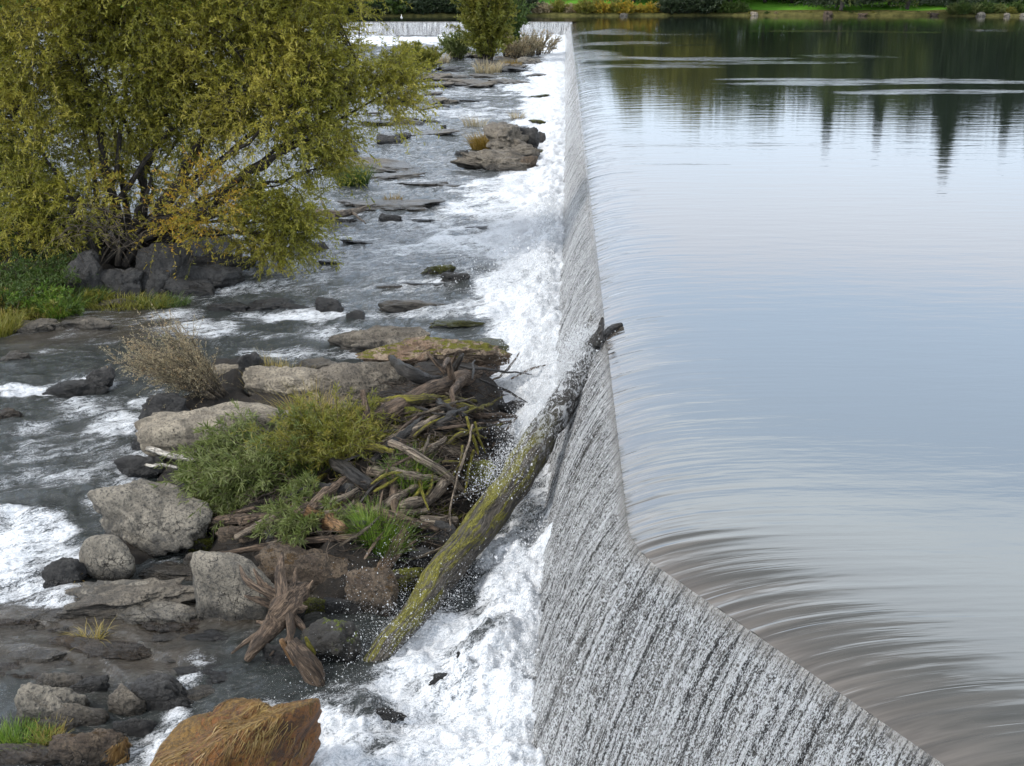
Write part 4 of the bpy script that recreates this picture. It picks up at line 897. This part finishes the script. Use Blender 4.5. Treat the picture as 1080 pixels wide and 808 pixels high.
# distant island shrubs
shrub('upright_shrub', 514, 66, 'tall upright yellow green shrub on the island near the far falls', 'shrub', (W['bark'], L_OLV), 60, .22, 7.2, .03, 46, .42, .15, rgp, sub=9, rbase=.5, rs=.05, tb=(0, .8))
shrub('green_shrub', 537, 60, 'dark green shrub just behind the upright one', 'shrub', (W['bark'], L_GRN), 24, .25, 6.2, .05, 36, .4, .16, rgp, sub=8, rbase=.7, rs=.05)
shrub('grey_shrub', 484, 62, 'grey green low shrub left of the upright one', 'shrub', (W['bark'], L_SBW), 30, .6, 2.6, .1, 26, .3, .11, rgp, sub=7, rbase=1., rs=.03)
shrub('small_willow_shrub', 443, 74, 'yellow green shrub beside the black outcrop', 'shrub', (W['bark'], L_OLV), 26, .7, 2.4, .1, 26, .32, .11, rgp, sub=7, rbase=1., rs=.03)
shrub('beige_shrub', 561, 58, 'wide beige dead shrub right of the upright one', 'shrub', (W['twig'], L_DRY), 60, 1.0, 2.5, .1, 20, .2, .06, rgp, sub=7, rbase=2., rs=.03, lean=(-.2, 0))
shrub('beige_shrub', 545, 62, 'smaller beige weedy shrub close against the upright one', 'shrub', (W['twig'], L_DRY), 40, .7, 2.4, .1, 20, .2, .06, rgp, sub=7, rbase=1., rs=.03)

# ------------------------------------------------------------------ the big willow
def willow(label, basepx, lobes, nstem, nsh, seed, mats, tb=(0, .75), Y=None, ylobes=()):
    rng = np.random.default_rng(seed); c = G(*basepx, 0); root = empty('willow_tree', tuple(c), label, 'tree')
    yc = c[1]; a_t, a_s, a_l, a_y = Acc(), Acc(), Acc(), Acc()
    LB = []
    for px, py, rp, dy in lobes:
        q = UY(px, py, yc + dy); LB.append((q, M(rp, q)))
    wts = np.array([r ** 2 for _, r in LB]); wts /= wts.sum()
    inner = []
    for q, r in LB:
        for k in range(nstem):
            e = q + rng.normal(0, .35, 3) * r; b = c + np.array([rng.normal(0, .6), rng.normal(0, .5), -.1])
            if abs(e[2] - c[2]) < .6: e = e + [0, 0, .5]
            md = b * .55 + e * .45; md[2] = b[2] + (e[2] - b[2]) * .42 + .5; md[:2] += rng.normal(0, .3, 2)
            L = np.linalg.norm(e - b); r0 = .055 + .008 * L * rng.uniform(.6, 1.6)
            V, f, fl = tube([b, md, e], [r0, r0 * .6, .018], 7, 16, .15, rng.uniform(0, 50), .12, False); a_t.add(V, f, fl=fl); inner.append(crom([b, md, e], 12)[5:])
    inner = np.concatenate(inner)
    li = rng.choice(len(LB), nsh, p=wts); d = rng.normal(size=(nsh, 3)); d /= np.linalg.norm(d, axis=1)[:, None]
    cen = np.array([q for q, _ in LB])[li]; rr = np.array([r for _, r in LB])[li]
    rad_ = rng.uniform(.25, 1., nsh) ** .55
    # clumps: let noise carve gaps
    P0 = cen + d * (rr * rad_)[:, None] * np.array([1, .8, 1.])
    keep = fbm(P0 * .95, 2) > -.30 + 0 * rr; P0, d, rr = P0[keep], d[keep], rr[keep]
    Dr = d * .8 + rng.normal(0, .35, d.shape) + [.1, 0, .50]; Dr /= np.linalg.norm(Dr, axis=1)[:, None]
    L = rng.uniform(.5, 1.35, len(P0))
    yel = np.zeros(len(P0), bool)
    for px, py, rp, dy in ylobes:
        q = UY(px, py, yc + dy); yel |= np.linalg.norm(P0 - q, axis=1) < M(rp, q)
    tv_ = .5 + .5 * fbm(P0 * .8 + 5, 2)
    for lo, hi in ((-9, .4), (.4, .6), (.6, 9)):
        s_ = (~yel) & (tv_ >= lo) & (tv_ < hi); b_ = {-9: 0., .4: .15, .6: .35}[lo]
        shoots(a_s, a_l, P0[s_], Dr[s_], L[s_], rng.uniform(.05, .62, s_.sum()), 32, .13, .034, rng, 5, .007, (b_, b_ + .5), spread=.8, t0=.0, hang=.15)
    if yel.any(): shoots(a_s, a_y, P0[yel], Dr[yel], L[yel], .35, 20, .12, .035, rng, 5, .007, (0, 1), spread=.8, t0=.0)
    # connecting twigs
    idx = rng.choice(len(P0), min(900, len(P0)), replace=False)
    for i in idx:
        j = np.argmin(np.sum((inner - P0[i]) ** 2, 1)); b = inner[j]; L_ = np.linalg.norm(P0[i] - b)
        if L_ > 2.6: continue
        V, f, fl = tube([b, (b + P0[i]) / 2 + [0, 0, .1 * L_], P0[i]], [.02, .014, .007], 4, 6, 0, i, .05, False); a_t.add(V, f, fl=fl)
    a_t.mk('trunk', W['bark'], parent=root); a_s.mk('twigs', W['twig'], parent=root); cr = a_l.mk('crown', mats, parent=root, smooth=False)
    if yel.any(): y_ = a_y.mk('yellow_leaves', L_YEL, parent=root, smooth=False); y_['label'] = 'yellow and orange autumn leaves on the lower front branches'
    return root
lobes = [(60, 50, 85, 0), (150, 40, 90, .5), (240, 50, 90, 0), (320, 55, 70, 0), (366, 62, 44, -.3), (404, 84, 26, 0), (300, 115, 72, -.5), (335, 128, 42, 0), (392, 105, 36, 0), (418, 90, 24, 0), (325, 165, 30, 0), (308, 195, 42, -.5), (285, 235, 38, -.5), (305, 240, 24, 0), (215, 215, 36, -1.8), (175, 235, 22, -1.8),
         (30, 130, 70, 0), (120, 110, 60, 1.), (200, 120, 55, .8), (240, 160, 40, .4), (40, 215, 30, -1.), (150, -60, 110, 0), (270, -50, 95, 0), (20, -60, 110, 0), (350, -20, 60, 0), (55, 180, 40, -.8), (250, 245, 22, .5), (85, 205, 34, -1.2), (140, 185, 34, 1.), (300, 222, 28, -.6), (300, 255, 20, -.6), (15, 245, 26, -1.)]
willow('large olive green willow with many dark trunks spreading over the rapids', (128, 268), lobes + [(60, 235, 30, -1.), (330, 190, 24, -.4), (280, 262, 20, -.7)], 1, 17500, 11, L_WIL, ylobes=[(205, 205, 42, -2.1), (165, 240, 24, -2.1), (110, 190, 30, -.5)])
willow('darker green willow at the left edge behind the bank weeds', (-30, 262), [(-30, 130, 60, 2), (-10, 190, 50, 1.), (12, 235, 34, 0), (30, 255, 22, 0), (-60, 60, 90, 2), (70, 250, 18, .5)], 1, 3400, 12, L_GRN)
# bare tangled twigs under the crown
a = Acc(); rg = np.random.default_rng(9)
root = empty('dead_branches', tuple(G(125, 285, 0)), 'bare grey tangle of dead branches drooping over the dark boulders', 'branches')
for k in range(70):
    b = UY(rg.normal(115, 25), rg.normal(235, 12), 33.2 + rg.uniform(-.5, .5)); an = rg.uniform(0, 6.28)
    e = b + np.array([math.cos(an) * 1.1, -.3 + .3 * math.sin(an), rg.uniform(-1., .35)]); V, f, fl = tube([b, (b + e) / 2 + [0, 0, .15], e], [.012, .008, .003], 4, 8, 0, k, .1, False); a.add(V, f, fl=fl)
a.mk('twigs', W['twig'], parent=root)

# ------------------------------------------------------------------ far shore
def far_tree(kind, seed):
    rng = np.random.default_rng(seed); a_t, a_l = Acc(), Acc()
    if kind == 'fir':
        h = 1.; V, f, fl = tube([(0, 0, 0), (0, 0, 13), (0, 0, 25)], [.35, .22, .04], 8, 14, .05, 1., .1); a_t.add(V, f, fl=fl)
        n = 1500; z = 1.3 + 23.7 * rng.uniform(0, 1, n) ** 1.25; az = rng.uniform(0, 6.283, n); R_ = (25.3 - z) * .30 * rng.uniform(.55, 1.1, n) * (1 + .25 * np.sin(z * 3.1))
        P0 = np.stack([np.cos(az) * R_ * .1, np.sin(az) * R_ * .1, z], 1); Dr = np.stack([np.cos(az), np.sin(az), np.full(n, -.12)], 1)
        shoots(None, a_l, P0, Dr, R_, .15, 14, .7, .22, rng, spread=.7, t0=.1)
    else:
        hh = {'oak': (17, 6.5), 'poplar': (24, 3.6), 'ash': (20, 5.6)}[kind]
        V, f, fl = tube([(0, 0, 0), (.2, 0, hh[0] * .3), (0, .1, hh[0] * .8)], [.45, .34, .08], 8, 12, .08, 1., .15); a_t.add(V, f, fl=fl)
        cz, rz = hh[0] * .55, hh[0] * .47
        for k in range(12):
            an = rng.uniform(0, 6.28); e = (math.cos(an) * hh[1] * .6, math.sin(an) * hh[1] * .6, cz + rng.uniform(-.3, .6) * rz); V, f, fl = tube([(0, 0, hh[0] * rng.uniform(.2, .5)), (e[0] * .4, e[1] * .4, e[2] - 1.2), e], [.16, .1, .03], 5, 8, .05, k, .2, False); a_t.add(V, f, fl=fl)
        ncl = 70; d = rng.normal(size=(ncl, 3)); d /= np.linalg.norm(d, axis=1)[:, None]; cc = d * rng.uniform(.3, 1., ncl)[:, None] ** .5 * [hh[1], hh[1], rz] + [0, 0, cz]
        n = 1700; ci = rng.integers(0, ncl, n); P0 = cc[ci] + rng.normal(0, 1., (n, 3)) * hh[1] * .16
        Dr = rng.normal(size=(n, 3)); Dr /= np.linalg.norm(Dr, axis=1)[:, None]
        shoots(None, a_l, P0, Dr, 1.3, .2, 12, .5, .28, rng, spread=.9, t0=0)
    return a_t, a_l
PRO = {}
def place_tree(kind, px, Y, scale, label, mat, group, seed):
    if px not in (887, 957): Y += 10; scale *= 1.05
    key = (kind, seed % 2, mat.name)
    q = UY(px, 10, Y); z = 1.2 + max(0, (Y - YS - 4)) * .06
    if key not in PRO:
        r = empty(kind + '_tree', (0, 0, 0), label, 'tree', group); a, b = far_tree(kind, seed % 2 + 40); a.mk('trunk', W['bark'], parent=r); b.mk('crown', mat, parent=r, smooth=False); PRO[key] = r
    else:
        r0 = PRO[key]; r = r0.copy(); COL.objects.link(r)
        for ch in [c for c in r0.children]:
            c = ch.copy(); COL.objects.link(c); c.parent = r
        r['label'] = label; r['group'] = group
    r.location = (q[0], Y, z); r.scale = (scale, scale, scale); r.rotation_euler[2] = seed * 1.3
# (kind, photo column, distance, scale, material)
FT = [('fir', 1013, 205, .93, L_EVG), ('fir', 937, 203, .72, L_EVG), ('fir', 882, 200, .72, L_EVG), ('fir', 1075, 206, .76, L_EVG), ('fir', 1000, 203, .7, L_EVG), ('fir', 1030, 207, .66, L_EVG), ('oak', 1000, 209, .72, L_EVG), ('oak', 1028, 212, .74, L_EVG), ('oak', 925, 213, .66, L_EVG), ('oak', 948, 220, .70, L_EVG), ('oak', 870, 212, .62, L_EVG), ('oak', 790, 216, .62, L_BRD), ('oak', 835, 208, .6, L_BRD), ('oak', 1075, 214, .76, L_EVG), ('oak', 720, 212, .6, L_OLV), ('oak', 685, 214, .56, L_OLV), ('oak', 750, 218, .64, L_BRD), ('oak', 650, 212, .46, L_BRD), ('oak', 975, 212, .92, L_EVG), ('oak', 1050, 216, .98, L_EVG), ('oak', 1110, 208, 1., L_EVG), ('oak', 905, 216, .8, L_BRD),
      ('ash', 957, 200, .66, L_BRD), ('ash', 887, 194, .62, L_BRD), ('oak', 815, 214, .86, L_BRD), ('oak', 770, 205, .82, L_BRD), ('ash', 735, 199, .72, L_OLV), ('oak', 700, 205, .74, L_OLV), ('ash', 668, 209, .66, L_OLV), ('poplar', 806, 209, .62, L_BRD), ('oak', 850, 219, .76, L_EVG), ('oak', 630, 214, .42, L_BRD), ('oak', 590, 216, .46, L_EVG),
      ('oak', 545, 212, .52, L_EVG), ('oak', 500, 208, .5, L_EVG), ('oak', 455, 205, .55, L_EVG), ('oak', 415, 208, .55, L_EVG), ('oak', 370, 203, .6, L_EVG), ('ash', 330, 207, .6, L_EVG), ('oak', 250, 207, .7, L_EVG), ('oak', 150, 208, .7, L_EVG), ('oak', 50, 208, .7, L_EVG), ('oak', -60, 208, .7, L_EVG), ('oak', 1180, 210, 1., L_EVG)]
FT += [(['oak', 'ash'][j % 2], x, 236 + (j * 7) % 22, .62 + .08 * (j % 3) - (.2 if x < 640 else 0) + (.12 if x > 880 else 0), L_EVG if (x > 840 or x < 640) else [L_BRD, L_GRN, L_OLV][j % 3]) for j, x in enumerate(range(585, 1180, 17))]
TL = {'fir': 'tall dark fir', 'oak': 'broad round crowned tree', 'ash': 'narrow oval crowned tree', 'poplar': 'slim tree'}
for i, (k, px, Y, sc, mt) in enumerate(FT):
    side = 'beyond the lawn' if px > 620 else 'in the dark wood behind the far falls'
    lb = TL[k] + ' ' + side + (', its trunk standing alone on the grass' if px in (887, 957) else '')
    if px == 887: lb = 'slim leaning trunked tree on the lawn, left of the two whose trunks show'
    if px == 957: lb = 'thin trunked tree on the lawn, right of the two whose trunks show'
    if px == 1013: lb = 'tallest dark fir, its pointed reflection reaching farthest over the water'
    place_tree(k, px, Y, sc, lb, mt, 'trees on the far bank ' + side, i)
# riverside shrubs
a_l = Acc(); rng = np.random.default_rng(5); n = 9000; P0 = np.stack([rng.uniform(-170, 260, n), rng.uniform(292, 312, n), 6. + rng.uniform(0, 9, n)], 1); Dr = rng.normal(size=(n, 3)); Dr /= np.linalg.norm(Dr, axis=1)[:, None]
shoots(None, a_l, P0, Dr, 2.4, .2, 9, 1.5, .9, rng, spread=.9, t0=0); tag(a_l.mk('far_wood', L_EVG, smooth=False), 'dark mass of the wood far behind the lawn', 'wood', kind='stuff')
def bush_mesh(seed, mat, nm):
    rng = np.random.default_rng(seed); a_l, a_s = Acc(), Acc(); n = 260; az = rng.uniform(0, 6.283, n); sp = rng.uniform(0, 1.1, n)
    Dr = np.stack([np.cos(az) * sp, np.sin(az) * sp, np.full(n, .8)], 1); Dr /= np.linalg.norm(Dr, axis=1)[:, None]; P0 = np.stack([np.cos(az) * sp * .5, np.sin(az) * sp * .5, rng.uniform(0, .9, n)], 1)
    shoots(a_s, a_l, P0, Dr, rng.uniform(.6, 1.5, n), .25, 26, .20, .10, rng, 4, .02, spread=.9, t0=.05); return a_s, a_l
BP = {}
rg = np.random.default_rng(31)
SH = []
for i in range(64):
    px = 320 + i * 12.2 + rg.uniform(-4, 4)
    if px < 560: mt, sc, c_ = (L_EVG if rg.random() < .75 else L_GRN), rg.uniform(1.3, 2.3), 'dark green'
    elif px < 705: mt, sc = [(L_OLV, 1.2), (L_YEL, 1.), (L_DRY, .9)][rg.integers(0, 3)]; sc *= rg.uniform(.9, 1.3); c_ = {L_OLV: 'olive', L_YEL: 'yellow', L_DRY: 'beige'}[mt]
    elif px < 750: mt, sc, c_ = L_EVG, rg.uniform(1.6, 2.0), 'dark evergreen'
    elif px < 790: mt, sc, c_ = L_GRN, rg.uniform(1.1, 1.5), 'dark green'
    elif px < 990: mt, sc = [(L_OLV, .3), (L_DRY, .25), (L_GRN, .32)][rg.integers(0, 3)]; c_ = {L_OLV: 'olive', L_DRY: 'beige', L_GRN: 'low green'}[mt]
    else: mt, sc = [(L_OLV, .7), (L_GRN, 1.2), (L_SBW, 1.0)][rg.integers(0, 3)]; c_ = {L_OLV: 'olive', L_GRN: 'dark green', L_SBW: 'grey green'}[mt]
    SH.append((px, mt, sc, c_))
for i, (px, mt, sc, c_) in enumerate(SH):
    q = U(px, 16.5, 0); Yq = YS + 1.5 * math.sin(q[0] * .05) + 1.2 * math.sin(q[0] * .21 + 1) + .9 + rg.uniform(0, 1.5); q = UY(px, 16, Yq)
    key = mt.name; zone = 'at the left of the far bank' if px < 560 else 'beside the far corner of the weir' if px < 705 else 'on the bank before the lawn'
    lb = c_ + ' riverside shrub ' + zone
    if key not in BP:
        r = empty('riverside_shrub', (0, 0, 0), lb, 'shrub'); a_, b_ = bush_mesh(i, mt, ''); a_.mk('stems', W['bark'], parent=r); b_.mk('leaves', mt, parent=r, smooth=False); BP[key] = r
    else:
        r = BP[key].copy(); COL.objects.link(r)
        for ch in list(BP[key].children): c = ch.copy(); COL.objects.link(c); c.parent = r
        r['label'] = lb
    r['group'] = c_ + ' shrubs ' + zone
    r.location = (q[0], Yq, .15); r.scale = (sc * 1.1, sc, sc); r.rotation_euler[2] = i * 1.7
for k, (px, w, h, mt, lb) in enumerate([(796, 1.8, .9, 'pale', 'pale boulder at the far waterline left of the lawn'), (873, 2.6, 1.2, 'brown', 'brown rock outcrop on the far bank under the lawn tree'), (1034, 2., 1., 'grey', 'grey boulder on the far waterline at the right'), (1062, 1.5, .8, 'grey', 'smaller grey boulder near the right end of the far shore'),
        (658, 2.0, .8, 'grey', 'grey rock at the far waterline among the yellow shrubs'), (910, 2., .6, 'brown', 'low brown rock in the far bank cut'), (985, 2.2, .7, 'brown', 'low reddish rock below the right side of the lawn'), (1078, 1.4, .7, 'grey', 'last grey rock at the right end of the far shore')]):
    q = U(px, 17, 0); Yq = YS + 1.5 * math.sin(q[0] * .05) + 1.2 * math.sin(q[0] * .21 + 1) + .3; q = UY(px, 16, Yq); w *= .7; h *= .7; V, f = rock_mesh(np.random.default_rng(k), (w, w * .8, h * 1.4), 4, 14, 12, .12)
    o = mk('rock', V, f, RK[mt], at={'wet': np.zeros(len(V))}); o.location = (q[0], Yq, h * .3); tag(o, lb, 'rock')
# white bird on the far crest
b0 = UY(423.5, 17, farp[1] + .3); bz = -.02
a = Acc(); wm = mat_plain('white_feathers', (.8, .8, .8), (.88, .88, .86), 20., .7, .005)
V, f = ico(4)
B = V * [.15, .24, .14]; B[:, 2] += .50 + B[:, 1] * -.5
neckP = [(0, -.16, .58), (0, -.24, .72), (0, -.17, .84), (0, -.22, .95)]
bird = mk('egret', B, f, wm); bird.location = (b0[0], b0[1], bz); tag(bird, 'white bird standing on the crest of the far falls', 'bird')
x = tube(neckP, [.075, .045, .035, .05], 10, 16, 0, 0); n_ = mk('neck', x[0], x[1], wm, parent=bird)
x = tube([(0, -.23, .95), (0, -.30, .95), (0, -.42, .93)], [.03, .018, .004], 8, 8, 0, 0); mk('beak', x[0], x[1], mat_plain('beak_yellow', (.5, .35, .08), (.6, .4, .1)), parent=bird)
for s_ in (-.05, .05): x = tube([(s_, .02, .45), (s_, .0, .22), (s_, .02, 0)], [.02, .012, .014], 6, 6, 0, 0); mk('leg', x[0], x[1], W['dark'], parent=bird)

# ------------------------------------------------------------------ spray droplets
OV, OF = ico(1)
def droplets(n, fn, name, label, seed):
    rng = np.random.default_rng(seed); P, r = fn(rng, n)
    oc = np.array([[1, 0, 0], [-1, 0, 0], [0, 1, 0], [0, -1, 0], [0, 0, 1], [0, 0, -1.]]); of = np.array([[0, 2, 4], [2, 1, 4], [1, 3, 4], [3, 0, 4], [2, 0, 5], [1, 2, 5], [3, 1, 5], [0, 3, 5]])
    st_ = np.stack([rng.uniform(.6, 1.2, len(P)), rng.uniform(.6, 1.2, len(P)), rng.uniform(.7, 2., len(P))], 1)
    V = (P[:, None] + oc[None] * (r[:, None] * st_)[:, None]).reshape(-1, 3); f = (of[None] + 6 * np.arange(len(P))[:, None, None]).reshape(-1, 3)
    tag(mk(name, V, f, SPRAY), label, 'spray', kind='stuff')
def spray_fn(paths):
    def fn(rng, n):
        P, r = [], []
        for (x0, y0, x1, y1, wd, hgt, frac, sz) in paths:
            m = int(n * frac); t = rng.uniform(0, 1, m); px = x0 + (x1 - x0) * t + rng.normal(0, wd, m) ; py = y0 + (y1 - y0) * t + rng.normal(0, wd * .5, m)
            a_, b_ = blob_world(x0, y0, 1, 1)[:2], blob_world(x1, y1, 1, 1)[:2]; dpt = a_[1] * .9
            X_ = a_[0] + (b_[0] - a_[0]) * t + rng.normal(0, wd * dpt / F, m); Y_ = a_[1] + (b_[1] - a_[1]) * t + rng.normal(0, wd * dpt / F * .8, m)
            Z_ = zr(X_, Y_) + np.abs(rng.normal(0, hgt, m)) ** 1.; P.append(np.stack([X_, Y_, Z_], 1)); r.append(rng.gamma(2., sz / 2.9, m))
        P = np.concatenate(P); r = np.concatenate(r); k = P[:, 0] < XB(P[:, 1]) - .9; return P[k], r[k]
    return fn
droplets(40000, spray_fn([(410, 690, 560, 560, 24, .26, .36, .0042), (380, 660, 440, 600, 22, .40, .06, .0045), (560, 350, 590, 480, 16, .8, .25, .006), (540, 400, 560, 470, 14, .7, .08, .007), (350, 730, 520, 780, 40, .12, .10, .005), (340, 695, 410, 690, 20, .2, .03, .0045), (520, 300, 575, 320, 30, .6, .10, .010)]),
         'spray', 'fine white droplets thrown up along the great log and the chute', 3)

def log_fn(rng, n):
    Cl = crom(logP, 200); t = rng.uniform(.42, .97, n); c = Cl[(t * 199).astype(int)]; d = rng.normal(size=(n, 3)); d /= np.linalg.norm(d, axis=1)[:, None]; d[:, 2] = np.abs(d[:, 2]) * .9; d[:, 0] -= .35
    rr = .26 + np.abs(rng.normal(0, .22, n)) * (.6 + .8 * vn(c * 2.3 + 4)); P = c + d * rr[:, None]; return P, rng.gamma(2., .0019, n)
droplets(30000, log_fn, 'spray', 'white water bursting over the upper half of the great log', 8)
def base_fn(rng, n):
    Y_ = 11 + 34 * rng.uniform(0, 1, n) ** 1.6; X_ = XB(Y_) - 1.15 - np.abs(rng.normal(0, .35, n)); clump = .35 + .65 * sm(-.2, .5, fbm(np.stack([X_ * 1.5, Y_ * 1.2, Y_ * 0], 1), 2))
    Z_ = zr(X_, Y_) + .35 + np.abs(rng.normal(0, .22, n)) * clump; return np.stack([X_, Y_, Z_], 1), rng.gamma(2.2, .0024, n) * (.6 + Y_ / 30)
droplets(16000, base_fn, 'spray', 'spray hanging along the foot of the falling sheet', 12)
# soft mist where the falls hit the river
def mist(px, py, dims, dens, label):
    c = G(px, py, .0); V, f = ico(4); o = mk('mist', V * np.array(dims), f, None_m(dims, dens)); o.location = c + np.array([0, 0, .25]); tag(o, label, 'mist', kind='stuff')
def None_m(dims, dens):
    m = N('river_mist'); P = m.obj(); q = m.vs(P, tuple(1 / x for x in dims)); L_ = m.n('ShaderNodeVectorMath', operation='LENGTH'); m.t.links.new(q, L_.inputs[0])
    f_ = m.mr(L_.outputs['Value'], .15, 1., 1., 0.); nz_ = m.mr(m.noise(P, 1.1, 3.), .36, .66)
    v = m.n('ShaderNodeVolumePrincipled'); v.inputs['Color'].default_value = (.96, .97, 1., 1); m.t.links.new(m.m_('MULTIPLY', m.m_('MULTIPLY', f_, nz_), dens), v.inputs['Density']); v.inputs['Anisotropy'].default_value = .2
    m.t.links.new(v.outputs[0], m.out.inputs['Volume']); return m.m
mist(545, 258, (1.8, 7., .7), .45, 'soft white mist rising where the sheet strikes the rapids')
# ------------------------------------------------------------------ world, sun, camera
w = bpy.data.worlds.new('World'); S.world = w; w.use_nodes = True; t = w.node_tree; t.nodes.clear()
SUN_EL, SUN_AZ = rad(42), rad(-115)          # azimuth from +Y, clockwise; light comes from the left and slightly behind the camera
def nn(ty, **k):
    x = t.nodes.new(ty)
    for a_, b_ in k.items(): setattr(x, a_, b_)
    return x
sky = nn('ShaderNodeTexSky', sky_type='NISHITA', sun_disc=False, sun_elevation=SUN_EL, sun_rotation=SUN_AZ, air_density=1.2, dust_density=1.5)
tc = nn('ShaderNodeTexCoord'); sx = nn('ShaderNodeSeparateXYZ'); t.links.new(tc.outputs['Generated'], sx.inputs[0])
mp = nn('ShaderNodeMapping'); mp.inputs['Scale'].default_value = (1.6, 1.6, 7.); t.links.new(tc.outputs['Generated'], mp.inputs[0])
nz = nn('ShaderNodeTexNoise'); nz.inputs['Scale'].default_value = 1.4; nz.inputs['Detail'].default_value = 5; t.links.new(mp.outputs[0], nz.inputs[0])
md = nn('ShaderNodeMath', operation='MULTIPLY_ADD'); t.links.new(nz.outputs[0], md.inputs[0]); md.inputs[1].default_value = .10; t.links.new(sx.outputs[2], md.inputs[2])
rp = nn('ShaderNodeValToRGB'); t.links.new(md.outputs[0], rp.inputs[0]); e = rp.color_ramp.elements
CS = [(0, (.56, .64, .76)), (.17, (.57, .66, .78)), (.23, (.65, .70, .79)), (.265, (.67, .71, .80)), (.30, (.56, .69, .87)), (.40, (.65, .79, .99)), (.47, (1.08, 1.18, 1.28)), (.58, (1.02, 1.10, 1.2)), (.70, (.42, .43, .46)), (1., (.30, .315, .34))]
while len(e) < len(CS): e.new(.5)
for i, (p_, c_) in enumerate(CS): e[i].position = p_; e[i].color = (*c_, 1)
mu = nn('ShaderNodeVectorMath', operation='SCALE'); t.links.new(rp.outputs[0], mu.inputs[0]); mu.inputs['Scale'].default_value = 24.
mx = nn('ShaderNodeMix', data_type='RGBA'); mx.inputs[0].default_value = .88; t.links.new(sky.outputs[0], mx.inputs[6]); t.links.new(mu.outputs[0], mx.inputs[7])
bg = nn('ShaderNodeBackground'); bg.inputs[1].default_value = .1; t.links.new(mx.outputs[2], bg.inputs[0]); wo = nn('ShaderNodeOutputWorld'); t.links.new(bg.outputs[0], wo.inputs[0])
sl = bpy.data.lights.new('sun', 'SUN'); sl.energy = 2.6; sl.angle = rad(10); sl.color = (1., .95, .88); so = bpy.data.objects.new('sun', sl); COL.objects.link(so)
sd = Vector((math.sin(SUN_AZ) * math.cos(SUN_EL), math.cos(SUN_AZ) * math.cos(SUN_EL), math.sin(SUN_EL))); so.rotation_euler = sd.to_track_quat('Z', 'Y').to_euler()
cam = bpy.data.cameras.new('camera'); co = bpy.data.objects.new('camera', cam); COL.objects.link(co); S.camera = co
cam.sensor_width = 36; cam.lens = 36 * F / 1080; cam.clip_end = 3000; co.location = (0, 0, H); co.rotation_euler = (math.pi / 2 - PITCH, 0, 0)
vs = S.view_settings; S.display_settings.display_device = 'sRGB'; vs.view_transform = 'Standard'; vs.look = 'None'; vs.gamma = 1; vs.exposure = .08; vs.use_curve_mapping = False
S.cycles.max_bounces = 5; S.cycles.diffuse_bounces = 2; S.cycles.glossy_bounces = 3; S.cycles.transmission_bounces = 2; S.cycles.use_denoising = True; S.cycles.volume_step_rate = 2.; S.cycles.volume_max_steps = 64
